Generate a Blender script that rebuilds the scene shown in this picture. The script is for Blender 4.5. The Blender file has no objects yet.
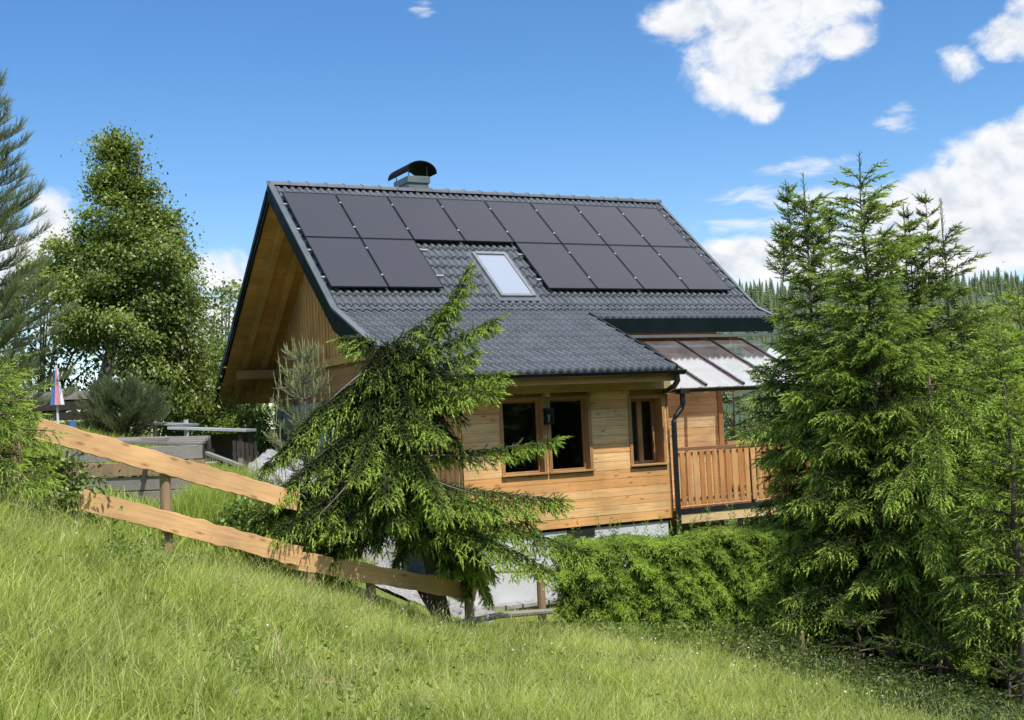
import bpy, math, random
import numpy as np
from mathutils import Vector, Matrix, Quaternion

random.seed(7)
rng = np.random.default_rng(11)
scene = bpy.context.scene
col = scene.collection
R = math.radians
HZ = 8.0

# ------------------------------------------------------------------ frames
YAW, PITCH, ROLL, FOC = 0.489903, 0.048462, -0.048738, 1250.57
CAM = np.array([-7.874, -24.318, 3.135])
RH = np.array([math.cos(YAW), -math.sin(YAW), 0.0])
FH = np.array([math.sin(YAW), math.cos(YAW), 0.0])

def SD(s, d, z=0.0):
    """metres to the right of / ahead of the standpoint on the meadow -> world"""
    q = CAM + RH * s + FH * d
    return np.array([q[0], q[1], z])

# ------------------------------------------------------------------ materials
def new_mat(name):
    m = bpy.data.materials.new(name)
    m.use_nodes = True
    nt = m.node_tree
    for n in list(nt.nodes):
        nt.nodes.remove(n)
    out = nt.nodes.new('ShaderNodeOutputMaterial')
    return m, nt, out

def N(nt, typ, **kw):
    n = nt.nodes.new(typ)
    for k, v in kw.items():
        if k in n.inputs.keys():
            n.inputs[k].default_value = v
        else:
            setattr(n, k, v)
    return n

def L(nt, a, b):
    nt.links.new(a, b)

def mixrgb(nt, fac, a, b, blend='MIX'):
    n = nt.nodes.new('ShaderNodeMix'); n.data_type = 'RGBA'; n.blend_type = blend
    for sock, v in ((n.inputs[0], fac), (n.inputs[6], a), (n.inputs[7], b)):
        if hasattr(v, 'links'):
            nt.links.new(v, sock)
        elif isinstance(v, (int, float)):
            sock.default_value = v
        else:
            sock.default_value = (*v, 1.0) if len(v) == 3 else v
    return n.outputs[2]

def ramp(nt, fac, stops):
    n = nt.nodes.new('ShaderNodeValToRGB')
    cr = n.color_ramp
    while len(cr.elements) > len(stops):
        cr.elements.remove(cr.elements[-1])
    while len(cr.elements) < len(stops):
        cr.elements.new(1.0)
    for e, (p, c) in zip(cr.elements, stops):
        e.position = p
        e.color = (*c, 1.0) if len(c) == 3 else c
    nt.links.new(fac, n.inputs[0])
    return n.outputs[0]

def mat_wood(name, pale, deep, axis=0, knot=0.5, rough=0.6, grey=0.0, obj_rand=False):
    m, nt, out = new_mat(name)
    tc = N(nt, 'ShaderNodeTexCoord')
    mp = N(nt, 'ShaderNodeMapping')
    sc = [26, 26, 26]; sc[axis] = 1.6
    mp.inputs['Scale'].default_value = sc
    L(nt, tc.outputs['Object'], mp.inputs[0])
    att = N(nt, 'ShaderNodeAttribute', attribute_name='tint')
    # shift the grain from board to board
    add = N(nt, 'ShaderNodeVectorMath', operation='ADD')
    L(nt, mp.outputs[0], add.inputs[0])
    cmb = N(nt, 'ShaderNodeCombineXYZ')
    mul = N(nt, 'ShaderNodeMath', operation='MULTIPLY'); mul.inputs[1].default_value = 37.0
    L(nt, att.outputs['Fac'], mul.inputs[0])
    L(nt, mul.outputs[0], cmb.inputs[0]); L(nt, mul.outputs[0], cmb.inputs[1]); L(nt, mul.outputs[0], cmb.inputs[2])
    L(nt, cmb.outputs[0], add.inputs[1])
    no = N(nt, 'ShaderNodeTexNoise'); no.inputs['Scale'].default_value = 1.0; no.inputs['Detail'].default_value = 5
    no.inputs['Distortion'].default_value = 1.2
    L(nt, add.outputs[0], no.inputs['Vector'])
    base = mixrgb(nt, att.outputs['Fac'], pale, deep)
    dark = tuple(c * 0.55 for c in deep)
    g = ramp(nt, no.outputs[0], [(0.38, (0, 0, 0)), (0.66, (1, 1, 1))])
    c1 = mixrgb(nt, g, base, dark)
    fac = nt.nodes.new('ShaderNodeMix'); fac.data_type = 'RGBA'
    fac.inputs[0].default_value = 0.45
    L(nt, base, fac.inputs[6]); L(nt, c1, fac.inputs[7])
    c2 = fac.outputs[2]
    # knots
    mp2 = N(nt, 'ShaderNodeMapping'); s2 = [9, 9, 9]; s2[axis] = 3.2
    mp2.inputs['Scale'].default_value = s2
    L(nt, tc.outputs['Object'], mp2.inputs[0])
    add2 = N(nt, 'ShaderNodeVectorMath', operation='ADD')
    L(nt, mp2.outputs[0], add2.inputs[0]); L(nt, cmb.outputs[0], add2.inputs[1])
    vo = N(nt, 'ShaderNodeTexVoronoi'); vo.inputs['Scale'].default_value = 1.0
    L(nt, add2.outputs[0], vo.inputs['Vector'])
    kf = ramp(nt, vo.outputs['Distance'], [(0.05, (knot,) * 3), (0.22, (0, 0, 0))])
    c3 = mixrgb(nt, kf, c2, (deep[0] * .42, deep[1] * .3, deep[2] * .22))
    big = N(nt, 'ShaderNodeTexNoise'); big.inputs['Scale'].default_value = 1.3; big.inputs['Detail'].default_value = 4
    L(nt, tc.outputs['Object'], big.inputs['Vector'])
    bf = ramp(nt, big.outputs[0], [(0.35, (0.78, 0.78, 0.78)), (0.65, (1.1, 1.08, 1.05))])
    c4 = mixrgb(nt, 1.0, c3, bf, 'MULTIPLY')
    # hairline cracks along the grain
    mp3 = N(nt, 'ShaderNodeMapping'); s3 = [75, 75, 75]; s3[axis] = 2.2
    mp3.inputs['Scale'].default_value = s3; L(nt, tc.outputs['Object'], mp3.inputs[0])
    n3 = N(nt, 'ShaderNodeTexNoise'); n3.inputs['Scale'].default_value = 1.0; n3.inputs['Detail'].default_value = 2
    L(nt, mp3.outputs[0], n3.inputs['Vector'])
    k3 = ramp(nt, n3.outputs[0], [(0.66, (1, 1, 1)), (0.76, (0.66, 0.62, 0.56))])
    c4 = mixrgb(nt, 1.0, c4, k3, 'MULTIPLY')
    if grey:
        c4 = mixrgb(nt, grey, c4, (0.3, 0.29, 0.27))
    bs = N(nt, 'ShaderNodeBsdfPrincipled'); bs.inputs['Roughness'].default_value = rough
    bs.inputs['Specular IOR Level'].default_value = 0.3
    L(nt, c4, bs.inputs['Base Color'])
    bu = N(nt, 'ShaderNodeBump'); bu.inputs['Strength'].default_value = 0.35; bu.inputs['Distance'].default_value = 0.004
    L(nt, no.outputs[0], bu.inputs['Height']); L(nt, bu.outputs[0], bs.inputs['Normal'])
    L(nt, bs.outputs[0], out.inputs[0])
    return m

def mat_plain(name, c, rough=0.5, metal=0.0, spec=0.5, var=0.12, scale=3.0, bump=0.0, bscale=60.0, dirt=None):
    m, nt, out = new_mat(name)
    tc = N(nt, 'ShaderNodeTexCoord')
    no = N(nt, 'ShaderNodeTexNoise'); no.inputs['Scale'].default_value = scale; no.inputs['Detail'].default_value = 7
    L(nt, tc.outputs['Object'], no.inputs['Vector'])
    f = ramp(nt, no.outputs[0], [(0.3, (1 - var,) * 3), (0.7, (1 + var,) * 3)])
    cc = mixrgb(nt, 1.0, c, f, 'MULTIPLY')
    if dirt:
        n2 = N(nt, 'ShaderNodeTexNoise'); n2.inputs['Scale'].default_value = scale * 2.7; n2.inputs['Detail'].default_value = 9
        L(nt, tc.outputs['Object'], n2.inputs['Vector'])
        df = ramp(nt, n2.outputs[0], [(0.5, (0, 0, 0)), (0.75, (.6, .6, .6))])
        cc = mixrgb(nt, df, cc, dirt)
    bs = N(nt, 'ShaderNodeBsdfPrincipled')
    bs.inputs['Roughness'].default_value = rough; bs.inputs['Metallic'].default_value = metal
    bs.inputs['Specular IOR Level'].default_value = spec
    L(nt, cc, bs.inputs['Base Color'])
    rr = ramp(nt, no.outputs[0], [(0.3, (max(rough - .08, .02),) * 3), (0.7, (min(rough + .1, 1),) * 3)])
    L(nt, rr, bs.inputs['Roughness'])
    if bump:
        nb = N(nt, 'ShaderNodeTexNoise'); nb.inputs['Scale'].default_value = bscale; nb.inputs['Detail'].default_value = 6
        L(nt, tc.outputs['Object'], nb.inputs['Vector'])
        bu = N(nt, 'ShaderNodeBump'); bu.inputs['Strength'].default_value = bump; bu.inputs['Distance'].default_value = 0.01
        L(nt, nb.outputs[0], bu.inputs['Height']); L(nt, bu.outputs[0], bs.inputs['Normal'])
    L(nt, bs.outputs[0], out.inputs[0])
    return m

def mat_leaf(name, stops, trans=0.3, rough=0.55, spec=0.25, var=0.25):
    """foliage: colour by the tint attribute, clumps of light and dark, light passing through"""
    m, nt, out = new_mat(name)
    tc = N(nt, 'ShaderNodeTexCoord')
    att = N(nt, 'ShaderNodeAttribute', attribute_name='tint')
    c = ramp(nt, att.outputs['Fac'], stops)
    no = N(nt, 'ShaderNodeTexNoise'); no.inputs['Scale'].default_value = 2.3; no.inputs['Detail'].default_value = 4
    L(nt, tc.outputs['Object'], no.inputs['Vector'])
    f = ramp(nt, no.outputs[0], [(0.3, (1 - var, 1 - var, 1 - var)), (0.7, (1 + var, 1 + var * .9, 1 + var * .4))])
    c = mixrgb(nt, 1.0, c, f, 'MULTIPLY')
    bs = N(nt, 'ShaderNodeBsdfPrincipled'); bs.inputs['Roughness'].default_value = rough
    bs.inputs['Specular IOR Level'].default_value = spec
    L(nt, c, bs.inputs['Base Color'])
    tr = N(nt, 'ShaderNodeBsdfTranslucent')
    c2 = mixrgb(nt, 1.0, c, (1.2, 1.15, 0.6), 'MULTIPLY')
    L(nt, c2, tr.inputs['Color'])
    mx = N(nt, 'ShaderNodeMixShader'); mx.inputs[0].default_value = trans
    L(nt, bs.outputs[0], mx.inputs[1]); L(nt, tr.outputs[0], mx.inputs[2])
    L(nt, mx.outputs[0], out.inputs[0])
    return m

M = {}
M['siding'] = mat_wood('larch_siding', (0.90, 0.59, 0.28), (0.82, 0.42, 0.15), axis=0, knot=0.85)
M['sidingpale'] = mat_wood('pale_larch_siding', (0.92, 0.68, 0.38), (0.90, 0.56, 0.26), axis=0, knot=0.6)
M['trim'] = mat_wood('larch_trim', (0.56, 0.33, 0.145), (0.46, 0.225, 0.085), axis=2, knot=0.2)
M['trimx'] = mat_wood('larch_trim_level', (0.58, 0.35, 0.155), (0.46, 0.23, 0.085), axis=0, knot=0.2)
M['plate'] = mat_wood('spruce_beam', (0.5, 0.4, 0.2), (0.42, 0.31, 0.14), axis=0, knot=0.3)
M['soffit'] = mat_wood('soffit_boards', (0.80, 0.45, 0.16), (0.70, 0.36, 0.12), axis=0, knot=0.2)
M['rafter'] = mat_wood('rafter_wood', (0.74, 0.45, 0.17), (0.66, 0.38, 0.13), axis=1, knot=0.2)
M['gableboard'] = mat_wood('gable_boards', (0.86, 0.53, 0.22), (0.70, 0.39, 0.14), axis=2, knot=0.3)
M['fence'] = mat_wood('fresh_larch_plank', (0.88, 0.56, 0.285), (0.80, 0.44, 0.185), axis=0, knot=0.75)
M['post'] = mat_wood('post_wood', (0.42, 0.28, 0.15), (0.32, 0.20, 0.10), axis=2, knot=0.4, grey=0.12)
M['greywood'] = mat_wood('weathered_plank', (0.34, 0.31, 0.27), (0.22, 0.195, 0.16), axis=0, knot=0.4, grey=0.35)
M['darkwood'] = mat_wood('dark_plank', (0.085, 0.07, 0.058), (0.05, 0.04, 0.032), axis=2, knot=0.4)
M['balcony'] = mat_wood('balcony_wood', (0.76, 0.45, 0.19), (0.52, 0.21, 0.065), axis=2, knot=0.3)
M['rail'] = mat_wood('handrail_wood', (0.30, 0.17, 0.09), (0.24, 0.13, 0.06), axis=0, knot=0.2)
M['tile'] = mat_plain('roof_tile_anthracite', (0.104, 0.115, 0.128), rough=0.5, spec=0.35, var=0.2, scale=2.3)
M['ridge'] = mat_plain('ridge_anthracite', (0.13, 0.14, 0.15), rough=0.4, var=0.15)
M['barge'] = mat_plain('barge_green', (0.005, 0.011, 0.011), rough=0.5, spec=0.12, var=0.1)
M['bargelight'] = mat_plain('barge_flashing', (0.12, 0.14, 0.148), rough=0.35, var=0.1)
M['gutter'] = mat_plain('gutter_black', (0.018, 0.02, 0.022), rough=0.3, var=0.1)
M['plaster'] = mat_plain('basement_plaster', (0.60, 0.61, 0.62), rough=0.85, var=0.07, scale=1.3, bump=0.25, dirt=(0.42, 0.42, 0.41))
M['stone'] = mat_plain('slate_stone', (0.17, 0.14, 0.115), rough=0.8, var=0.35, scale=6, bump=0.5)
M['rubble'] = mat_plain('rubble', (0.33, 0.31, 0.29), rough=0.9, var=0.3, scale=7, bump=0.6)
M['gravel'] = mat_plain('pale_gravel', (0.34, 0.335, 0.325), rough=0.9, var=0.45, scale=22, bump=0.8, bscale=40)
M['dark'] = mat_plain('shade_black', (0.012, 0.011, 0.01), rough=0.8, var=0.2)  # near-black colour standing in for shade in rooms and below the siding
M['curtain'] = mat_plain('curtain', (0.14, 0.165, 0.16), rough=0.8, var=0.2)
M['chimney'] = mat_plain('chimney_metal', (0.13, 0.165, 0.165), rough=0.45, var=0.12)
M['capmetal'] = mat_plain('cap_metal', (0.011, 0.010, 0.010), rough=0.75, spec=0.15, var=0.2)
M['panelframe'] = mat_plain('panel_frame', (0.012, 0.012, 0.014), rough=0.35, var=0.1)
M['clamp'] = mat_plain('clamp_alu', (0.65, 0.66, 0.67), rough=0.35, metal=0.6, var=0.08)
M['whitepaint'] = mat_plain('white_paint', (0.75, 0.75, 0.74), rough=0.5, var=0.05)
M['alusheet'] = mat_plain('alu_sheet', (0.5, 0.52, 0.54), rough=0.4, metal=0.3, var=0.15)
M['skyframe'] = mat_plain('roof_window_frame', (0.22, 0.235, 0.245), rough=0.4, var=0.1)
M['lamp'] = mat_plain('lantern_black', (0.012, 0.012, 0.012), rough=0.4, var=0.2)
M['bark'] = mat_plain('spruce_bark', (0.13, 0.095, 0.07), rough=0.9, var=0.45, scale=14, bump=0.8, bscale=45)
M['greybark'] = mat_plain('grey_bark', (0.15, 0.135, 0.115), rough=0.9, var=0.4, scale=10, bump=0.8, bscale=35)
M['twigwood'] = mat_plain('dry_twig', (0.36, 0.27, 0.18), rough=0.9, var=0.3, scale=10)
M['blue'] = mat_plain('parasol_blue', (0.06, 0.20, 0.48), rough=0.8, var=0.1)
M['pink'] = mat_plain('parasol_pink', (0.62, 0.27, 0.36), rough=0.8, var=0.1)
M['white_cloth'] = mat_plain('parasol_white', (0.7, 0.7, 0.72), rough=0.8, var=0.08)

def mat_panel():
    m, nt, out = new_mat('solar_glass')
    tc = N(nt, 'ShaderNodeTexCoord')
    sx = N(nt, 'ShaderNodeSeparateXYZ'); L(nt, tc.outputs['Object'], sx.inputs[0])
    def lines(sock, pitch, width):
        a = N(nt, 'ShaderNodeMath', operation='MODULO'); a.inputs[1].default_value = pitch
        L(nt, sock, a.inputs[0])
        b = N(nt, 'ShaderNodeMath', operation='LESS_THAN'); b.inputs[1].default_value = width
        L(nt, a.outputs[0], b.inputs[0])
        return b.outputs[0]
    la = lines(sx.outputs[1], 0.0865, 0.007)
    lb = lines(sx.outputs[0], 0.187, 0.006)
    mxn = N(nt, 'ShaderNodeMath', operation='MAXIMUM'); L(nt, la, mxn.inputs[0]); L(nt, lb, mxn.inputs[1])
    no = N(nt, 'ShaderNodeTexNoise'); no.inputs['Scale'].default_value = 1.2; no.inputs['Detail'].default_value = 6
    geo = N(nt, 'ShaderNodeNewGeometry')
    L(nt, geo.outputs['Position'], no.inputs['Vector'])
    info = N(nt, 'ShaderNodeObjectInfo')
    cell = ramp(nt, info.outputs['Random'], [(0.0, (0.012, 0.013, 0.016)), (1.0, (0.020, 0.019, 0.021))])
    c = mixrgb(nt, mxn.outputs[0], cell, (0.07, 0.07, 0.078))
    bs = N(nt, 'ShaderNodeBsdfPrincipled')
    bs.inputs['Specular IOR Level'].default_value = 0.2
    L(nt, c, bs.inputs['Base Color'])
    rr = ramp(nt, no.outputs[0], [(0.3, (0.22,) * 3), (0.7, (0.25,) * 3)])
    L(nt, rr, bs.inputs['Roughness'])
    bs.inputs['Coat Weight'].default_value = 0.0
    L(nt, bs.outputs[0], out.inputs[0])
    return m
M['panel'] = mat_panel()

def mat_glass(name, tint, rough=0.03, opacity=0.75):
    """window pane: reflection over a partly see-through dark body"""
    m, nt, out = new_mat(name)
    tr = N(nt, 'ShaderNodeBsdfTransparent'); tr.inputs['Color'].default_value = (0.75, 0.8, 0.78, 1)
    gl = N(nt, 'ShaderNodeBsdfGlossy'); gl.inputs['Roughness'].default_value = rough
    gl.inputs['Color'].default_value = (*tint, 1)
    fr = N(nt, 'ShaderNodeFresnel'); fr.inputs['IOR'].default_value = 1.5
    ad = N(nt, 'ShaderNodeMath', operation='ADD'); ad.inputs[1].default_value = 1 - opacity
    L(nt, fr.outputs[0], ad.inputs[0])
    mx = N(nt, 'ShaderNodeMixShader')
    L(nt, ad.outputs[0], mx.inputs[0]); L(nt, tr.outputs[0], mx.inputs[1]); L(nt, gl.outputs[0], mx.inputs[2])
    L(nt, mx.outputs[0], out.inputs[0])
    return m
M['glass'] = mat_glass('window_glass', (0.9, 0.95, 0.95), opacity=0.99)
def mat_blind():
    m, nt, out = new_mat('skylight_glass')
    bs = N(nt, 'ShaderNodeBsdfPrincipled'); bs.inputs['Base Color'].default_value = (0.36, 0.40, 0.45, 1)
    bs.inputs['Roughness'].default_value = 0.08; bs.inputs['Specular IOR Level'].default_value = 0.8
    L(nt, bs.outputs[0], out.inputs[0])
    return m
M['skyglass'] = mat_blind()

def mat_canopy():
    """dusty translucent canopy glass"""
    m, nt, out = new_mat('canopy_glass')
    tc = N(nt, 'ShaderNodeTexCoord')
    no = N(nt, 'ShaderNodeTexNoise'); no.inputs['Scale'].default_value = 3.0; no.inputs['Detail'].default_value = 8
    L(nt, tc.outputs['Object'], no.inputs['Vector'])
    f = ramp(nt, no.outputs[0], [(0.3, (0.07,) * 3), (0.7, (0.17,) * 3)])
    tr = N(nt, 'ShaderNodeBsdfTransparent'); tr.inputs['Color'].default_value = (0.97, 0.98, 0.98, 1)
    df = N(nt, 'ShaderNodeBsdfDiffuse'); df.inputs['Color'].default_value = (0.88, 0.9, 0.92, 1)
    mx = N(nt, 'ShaderNodeMixShader'); L(nt, f, mx.inputs[0])
    L(nt, tr.outputs[0], mx.inputs[1]); L(nt, df.outputs[0], mx.inputs[2])
    gl = N(nt, 'ShaderNodeBsdfGlossy'); gl.inputs['Roughness'].default_value = 0.08
    fr = N(nt, 'ShaderNodeFresnel'); fr.inputs['IOR'].default_value = 1.45
    m2 = N(nt, 'ShaderNodeMixShader'); ad = N(nt, 'ShaderNodeMath', operation='ADD'); ad.inputs[1].default_value = .2; ad.use_clamp = True
    L(nt, fr.outputs[0], ad.inputs[0]); L(nt, ad.outputs[0], m2.inputs[0])
    L(nt, mx.outputs[0], m2.inputs[1]); L(nt, gl.outputs[0], m2.inputs[2])
    L(nt, m2.outputs[0], out.inputs[0])
    return m
M['canopy'] = mat_canopy()

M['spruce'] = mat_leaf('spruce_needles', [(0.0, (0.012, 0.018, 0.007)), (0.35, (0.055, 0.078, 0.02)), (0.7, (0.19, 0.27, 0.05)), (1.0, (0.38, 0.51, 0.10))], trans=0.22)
M['sprucelight'] = mat_leaf('young_spruce_needles', [(0.0, (0.014, 0.021, 0.008)), (0.35, (0.075, 0.115, 0.027)), (0.7, (0.26, 0.365, 0.065)), (1.0, (0.44, 0.59, 0.12))], trans=0.24)
M['deadneedle'] = mat_leaf('dead_needles', [(0.0, (0.12, 0.075, 0.04)), (1.0, (0.36, 0.25, 0.15))], trans=0.15)
M['pine'] = mat_leaf('pine_needles', [(0.0, (0.045, 0.062, 0.032)), (0.5, (0.14, 0.18, 0.09)), (1.0, (0.33, 0.38, 0.19))], trans=0.25)
M['sapling'] = mat_leaf('pine_sapling_needles', [(0.0, (0.08, 0.11, 0.06)), (0.6, (0.22, 0.27, 0.15)), (1.0, (0.5, 0.49, 0.27))], trans=0.2)
M['leaf'] = mat_leaf('broad_leaves', [(0.0, (0.045, 0.07, 0.018)), (0.5, (0.20, 0.275, 0.06)), (0.85, (0.38, 0.48, 0.13)), (1.0, (0.52, 0.57, 0.30))], trans=0.38, rough=0.4, spec=0.5)
M['leaflight'] = mat_leaf('pale_leaves', [(0.0, (0.06, 0.10, 0.022)), (0.5, (0.16, 0.235, 0.05)), (1.0, (0.30, 0.40, 0.09))], trans=0.35, rough=0.45, spec=0.4)
M['grass'] = mat_leaf('meadow_grass', [(0.0, (0.07, 0.112, 0.022)), (0.25, (0.225, 0.305, 0.058)), (0.5, (0.43, 0.525, 0.12)), (0.75, (0.60, 0.67, 0.21)), (0.93, (0.71, 0.70, 0.36)), (1.0, (0.77, 0.71, 0.46))], trans=0.42, rough=0.5, spec=0.3, var=0.24)
M['petal'] = mat_plain('white_petal', (0.8, 0.8, 0.72), rough=0.7, var=0.05)
M['farwood'] = mat_leaf('far_forest', [(0.0, (0.08, 0.115, 0.062)), (0.5, (0.135, 0.18, 0.075)), (1.0, (0.22, 0.27, 0.095))], trans=0.1)
M['hill'] = mat_plain('hill_green', (0.06, 0.09, 0.05), rough=0.95, var=0.3, scale=0.05)
M['farhill'] = mat_plain('far_hill_haze_blue', (0.30, 0.42, 0.58), rough=1.0, spec=0.0, var=0.1, scale=0.01)  # distance haze put into the blue base colour

def mat_ground():
    m, nt, out = new_mat('meadow_soil')
    tc = N(nt, 'ShaderNodeTexCoord')
    n1 = N(nt, 'ShaderNodeTexNoise'); n1.inputs['Scale'].default_value = 0.7; n1.inputs['Detail'].default_value = 8
    n2 = N(nt, 'ShaderNodeTexNoise'); n2.inputs['Scale'].default_value = 14; n2.inputs['Detail'].default_value = 8
    L(nt, tc.outputs['Object'], n1.inputs['Vector']); L(nt, tc.outputs['Object'], n2.inputs['Vector'])
    a = ramp(nt, n1.outputs[0], [(0.3, (0.12, 0.165, 0.04)), (0.7, (0.22, 0.29, 0.07))])
    b = ramp(nt, n2.outputs[0], [(0.3, (0.5, 0.5, 0.5)), (0.7, (1.2, 1.15, 1.1))])
    c = mixrgb(nt, 1.0, a, b, 'MULTIPLY')
    bs = N(nt, 'ShaderNodeBsdfPrincipled'); bs.inputs['Roughness'].default_value = 0.95
    bs.inputs['Specular IOR Level'].default_value = 0.1
    L(nt, c, bs.inputs['Base Color'])
    bu = N(nt, 'ShaderNodeBump'); bu.inputs['Strength'].default_value = 0.8; bu.inputs['Distance'].default_value = 0.05
    L(nt, n2.outputs[0], bu.inputs['Height']); L(nt, bu.outputs[0], bs.inputs['Normal'])
    L(nt, bs.outputs[0], out.inputs[0])
    return m
M['ground'] = mat_ground()

# ------------------------------------------------------------------ object helpers
def tag(o, label=None, cat=None, group=None, kind=None):
    if label: o['label'] = label
    if cat: o['category'] = cat
    if group: o['group'] = group
    if kind: o['kind'] = kind
    return o

def org(o):
    v = np.zeros(3)
    while o is not None:
        v += np.array(o.location); o = o.parent
    return v

def empty(name, loc, label=None, cat=None, group=None):
    o = bpy.data.objects.new(name, None)
    o.location = [float(x) for x in loc]; o.empty_display_size = 0.2
    col.objects.link(o)
    return tag(o, label, cat, group)

def np_mesh(name, V, T, tint, mat, parent=None, quads=None, smooth=False):
    """arrays of world-space vertices and triangles -> ONE mesh object"""
    V = np.asarray(V, dtype=np.float32) - org(parent).astype(np.float32)
    me = bpy.data.meshes.new(name)
    T = np.asarray(T, dtype=np.int32).reshape(-1, 3) if T is not None else np.zeros((0, 3), np.int32)
    nT = len(T); idx = T.ravel(); starts = np.arange(nT, dtype=np.int32) * 3
    if quads is not None and len(quads):
        Q = np.asarray(quads, dtype=np.int32).reshape(-1, 4)
        starts = np.concatenate([starts, nT * 3 + np.arange(len(Q), dtype=np.int32) * 4])
        idx = np.concatenate([idx, Q.ravel()])
    me.vertices.add(len(V)); me.vertices.foreach_set('co', V.ravel())
    me.loops.add(len(idx)); me.loops.foreach_set('vertex_index', idx.astype(np.int32))
    me.polygons.add(len(starts)); me.polygons.foreach_set('loop_start', starts.astype(np.int32))
    if smooth:
        me.polygons.foreach_set('use_smooth', np.ones(len(starts), dtype=bool))
    if tint is not None:
        at = me.attributes.new('tint', 'FLOAT', 'POINT')
        at.data.foreach_set('value', np.asarray(tint, dtype=np.float32))
    me.materials.append(mat)
    me.update(); me.validate()
    o = bpy.data.objects.new(name, me); col.objects.link(o)
    if parent is not None: o.parent = parent
    return o

class MB:
    """collects boxes, prisms and tubes in world space; build() links them as one mesh object"""
    def __init__(s): s.v = []; s.f = []; s.t = []
    def add(s, vs, fs, tint=None):
        b = len(s.v); s.v += [tuple(map(float, q)) for q in vs]
        s.f += [tuple(b + i for i in f) for f in fs]
        tt = random.random() if tint is None else tint
        s.t += [tt] * len(vs); return s
    def box(s, a, b, tint=None, bevel=0.0):
        (x0, y0, z0), (x1, y1, z1) = a, b
        vs = [(x0, y0, z0), (x1, y0, z0), (x1, y1, z0), (x0, y1, z0), (x0, y0, z1), (x1, y0, z1), (x1, y1, z1), (x0, y1, z1)]
        return s.add(vs, [(0, 3, 2, 1), (4, 5, 6, 7), (0, 1, 5, 4), (1, 2, 6, 5), (2, 3, 7, 6), (3, 0, 4, 7)], tint)
    def prism(s, prof, x0, x1, tint=None):
        """closed (y,z) outline pulled along x"""
        n = len(prof)
        vs = [(x0, y, z) for y, z in prof] + [(x1, y, z) for y, z in prof]
        fs = [tuple(range(n)), tuple(range(2 * n - 1, n - 1, -1))]
        fs += [(i, i + n, (i + 1) % n + n, (i + 1) % n) for i in range(n)]
        return s.add(vs, fs, tint)
    def obox(s, p, q, w, h, up=(0, 0, 1), tint=None):
        """bar from p to q, w across, h along up"""
        p, q = np.array(p, float), np.array(q, float); d = q - p; d /= np.linalg.norm(d)
        up = np.array(up, float); sd = np.cross(d, up); sd /= np.linalg.norm(sd); u2 = np.cross(sd, d)
        vs = []
        for c in (p, q):
            for a, b in ((-1, -1), (1, -1), (1, 1), (-1, 1)): vs.append(c + sd * a * w / 2 + u2 * b * h / 2)
        return s.add(vs, [(0, 1, 2, 3), (7, 6, 5, 4), (0, 4, 5, 1), (1, 5, 6, 2), (2, 6, 7, 3), (3, 7, 4, 0)], tint)
    def tube(s, pts, rad, n=8, tint=None, caps=True):
        pts = [np.array(p, float) for p in pts]
        if not hasattr(rad, '__len__'): rad = [rad] * len(pts)
        vs = []; fs = []
        ref = np.array([0.31, 0.22, 0.92])
        for i, p in enumerate(pts):
            d = pts[min(i + 1, len(pts) - 1)] - pts[max(i - 1, 0)]; d /= (np.linalg.norm(d) + 1e-9)
            a = np.cross(d, ref)
            if np.linalg.norm(a) < 1e-3: a = np.cross(d, (1, 0, 0))
            a /= np.linalg.norm(a); b = np.cross(d, a)
            for k in range(n):
                t = 2 * math.pi * k / n; vs.append(p + (a * math.cos(t) + b * math.sin(t)) * rad[i])
        for i in range(len(pts) - 1):
            for k in range(n):
                fs.append((i * n + k, i * n + (k + 1) % n, (i + 1) * n + (k + 1) % n, (i + 1) * n + k))
        if caps:
            fs.append(tuple(range(n - 1, -1, -1))); fs.append(tuple((len(pts) - 1) * n + k for k in range(n)))
        return s.add(vs, fs, tint)
    def build(s, name, mat, parent=None, smooth=False):
        o0 = org(parent)
        me = bpy.data.meshes.new(name)
        me.from_pydata([tuple(np.array(v) - o0) for v in s.v], [], s.f)
        at = me.attributes.new('tint', 'FLOAT', 'POINT'); at.data.foreach_set('value', np.array(s.t, dtype=np.float32))
        me.materials.append(mat)
        if smooth:
            me.polygons.foreach_set('use_smooth', np.ones(len(me.polygons), dtype=bool))
        me.update()
        o = bpy.data.objects.new(name, me); col.objects.link(o)
        if parent is not None: o.parent = parent
        return o

def bevel(o, w=0.006, seg=2):
    b = o.modifiers.new('bevel', 'BEVEL'); b.width = w; b.segments = seg; b.limit_method = 'ANGLE'
    return o

def copy_tree(o, parent=None):
    c = o.copy(); col.objects.link(c)
    if parent is not None: c.parent = parent
    for ch in list(o.children): copy_tree(ch, c)
    return c

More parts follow.
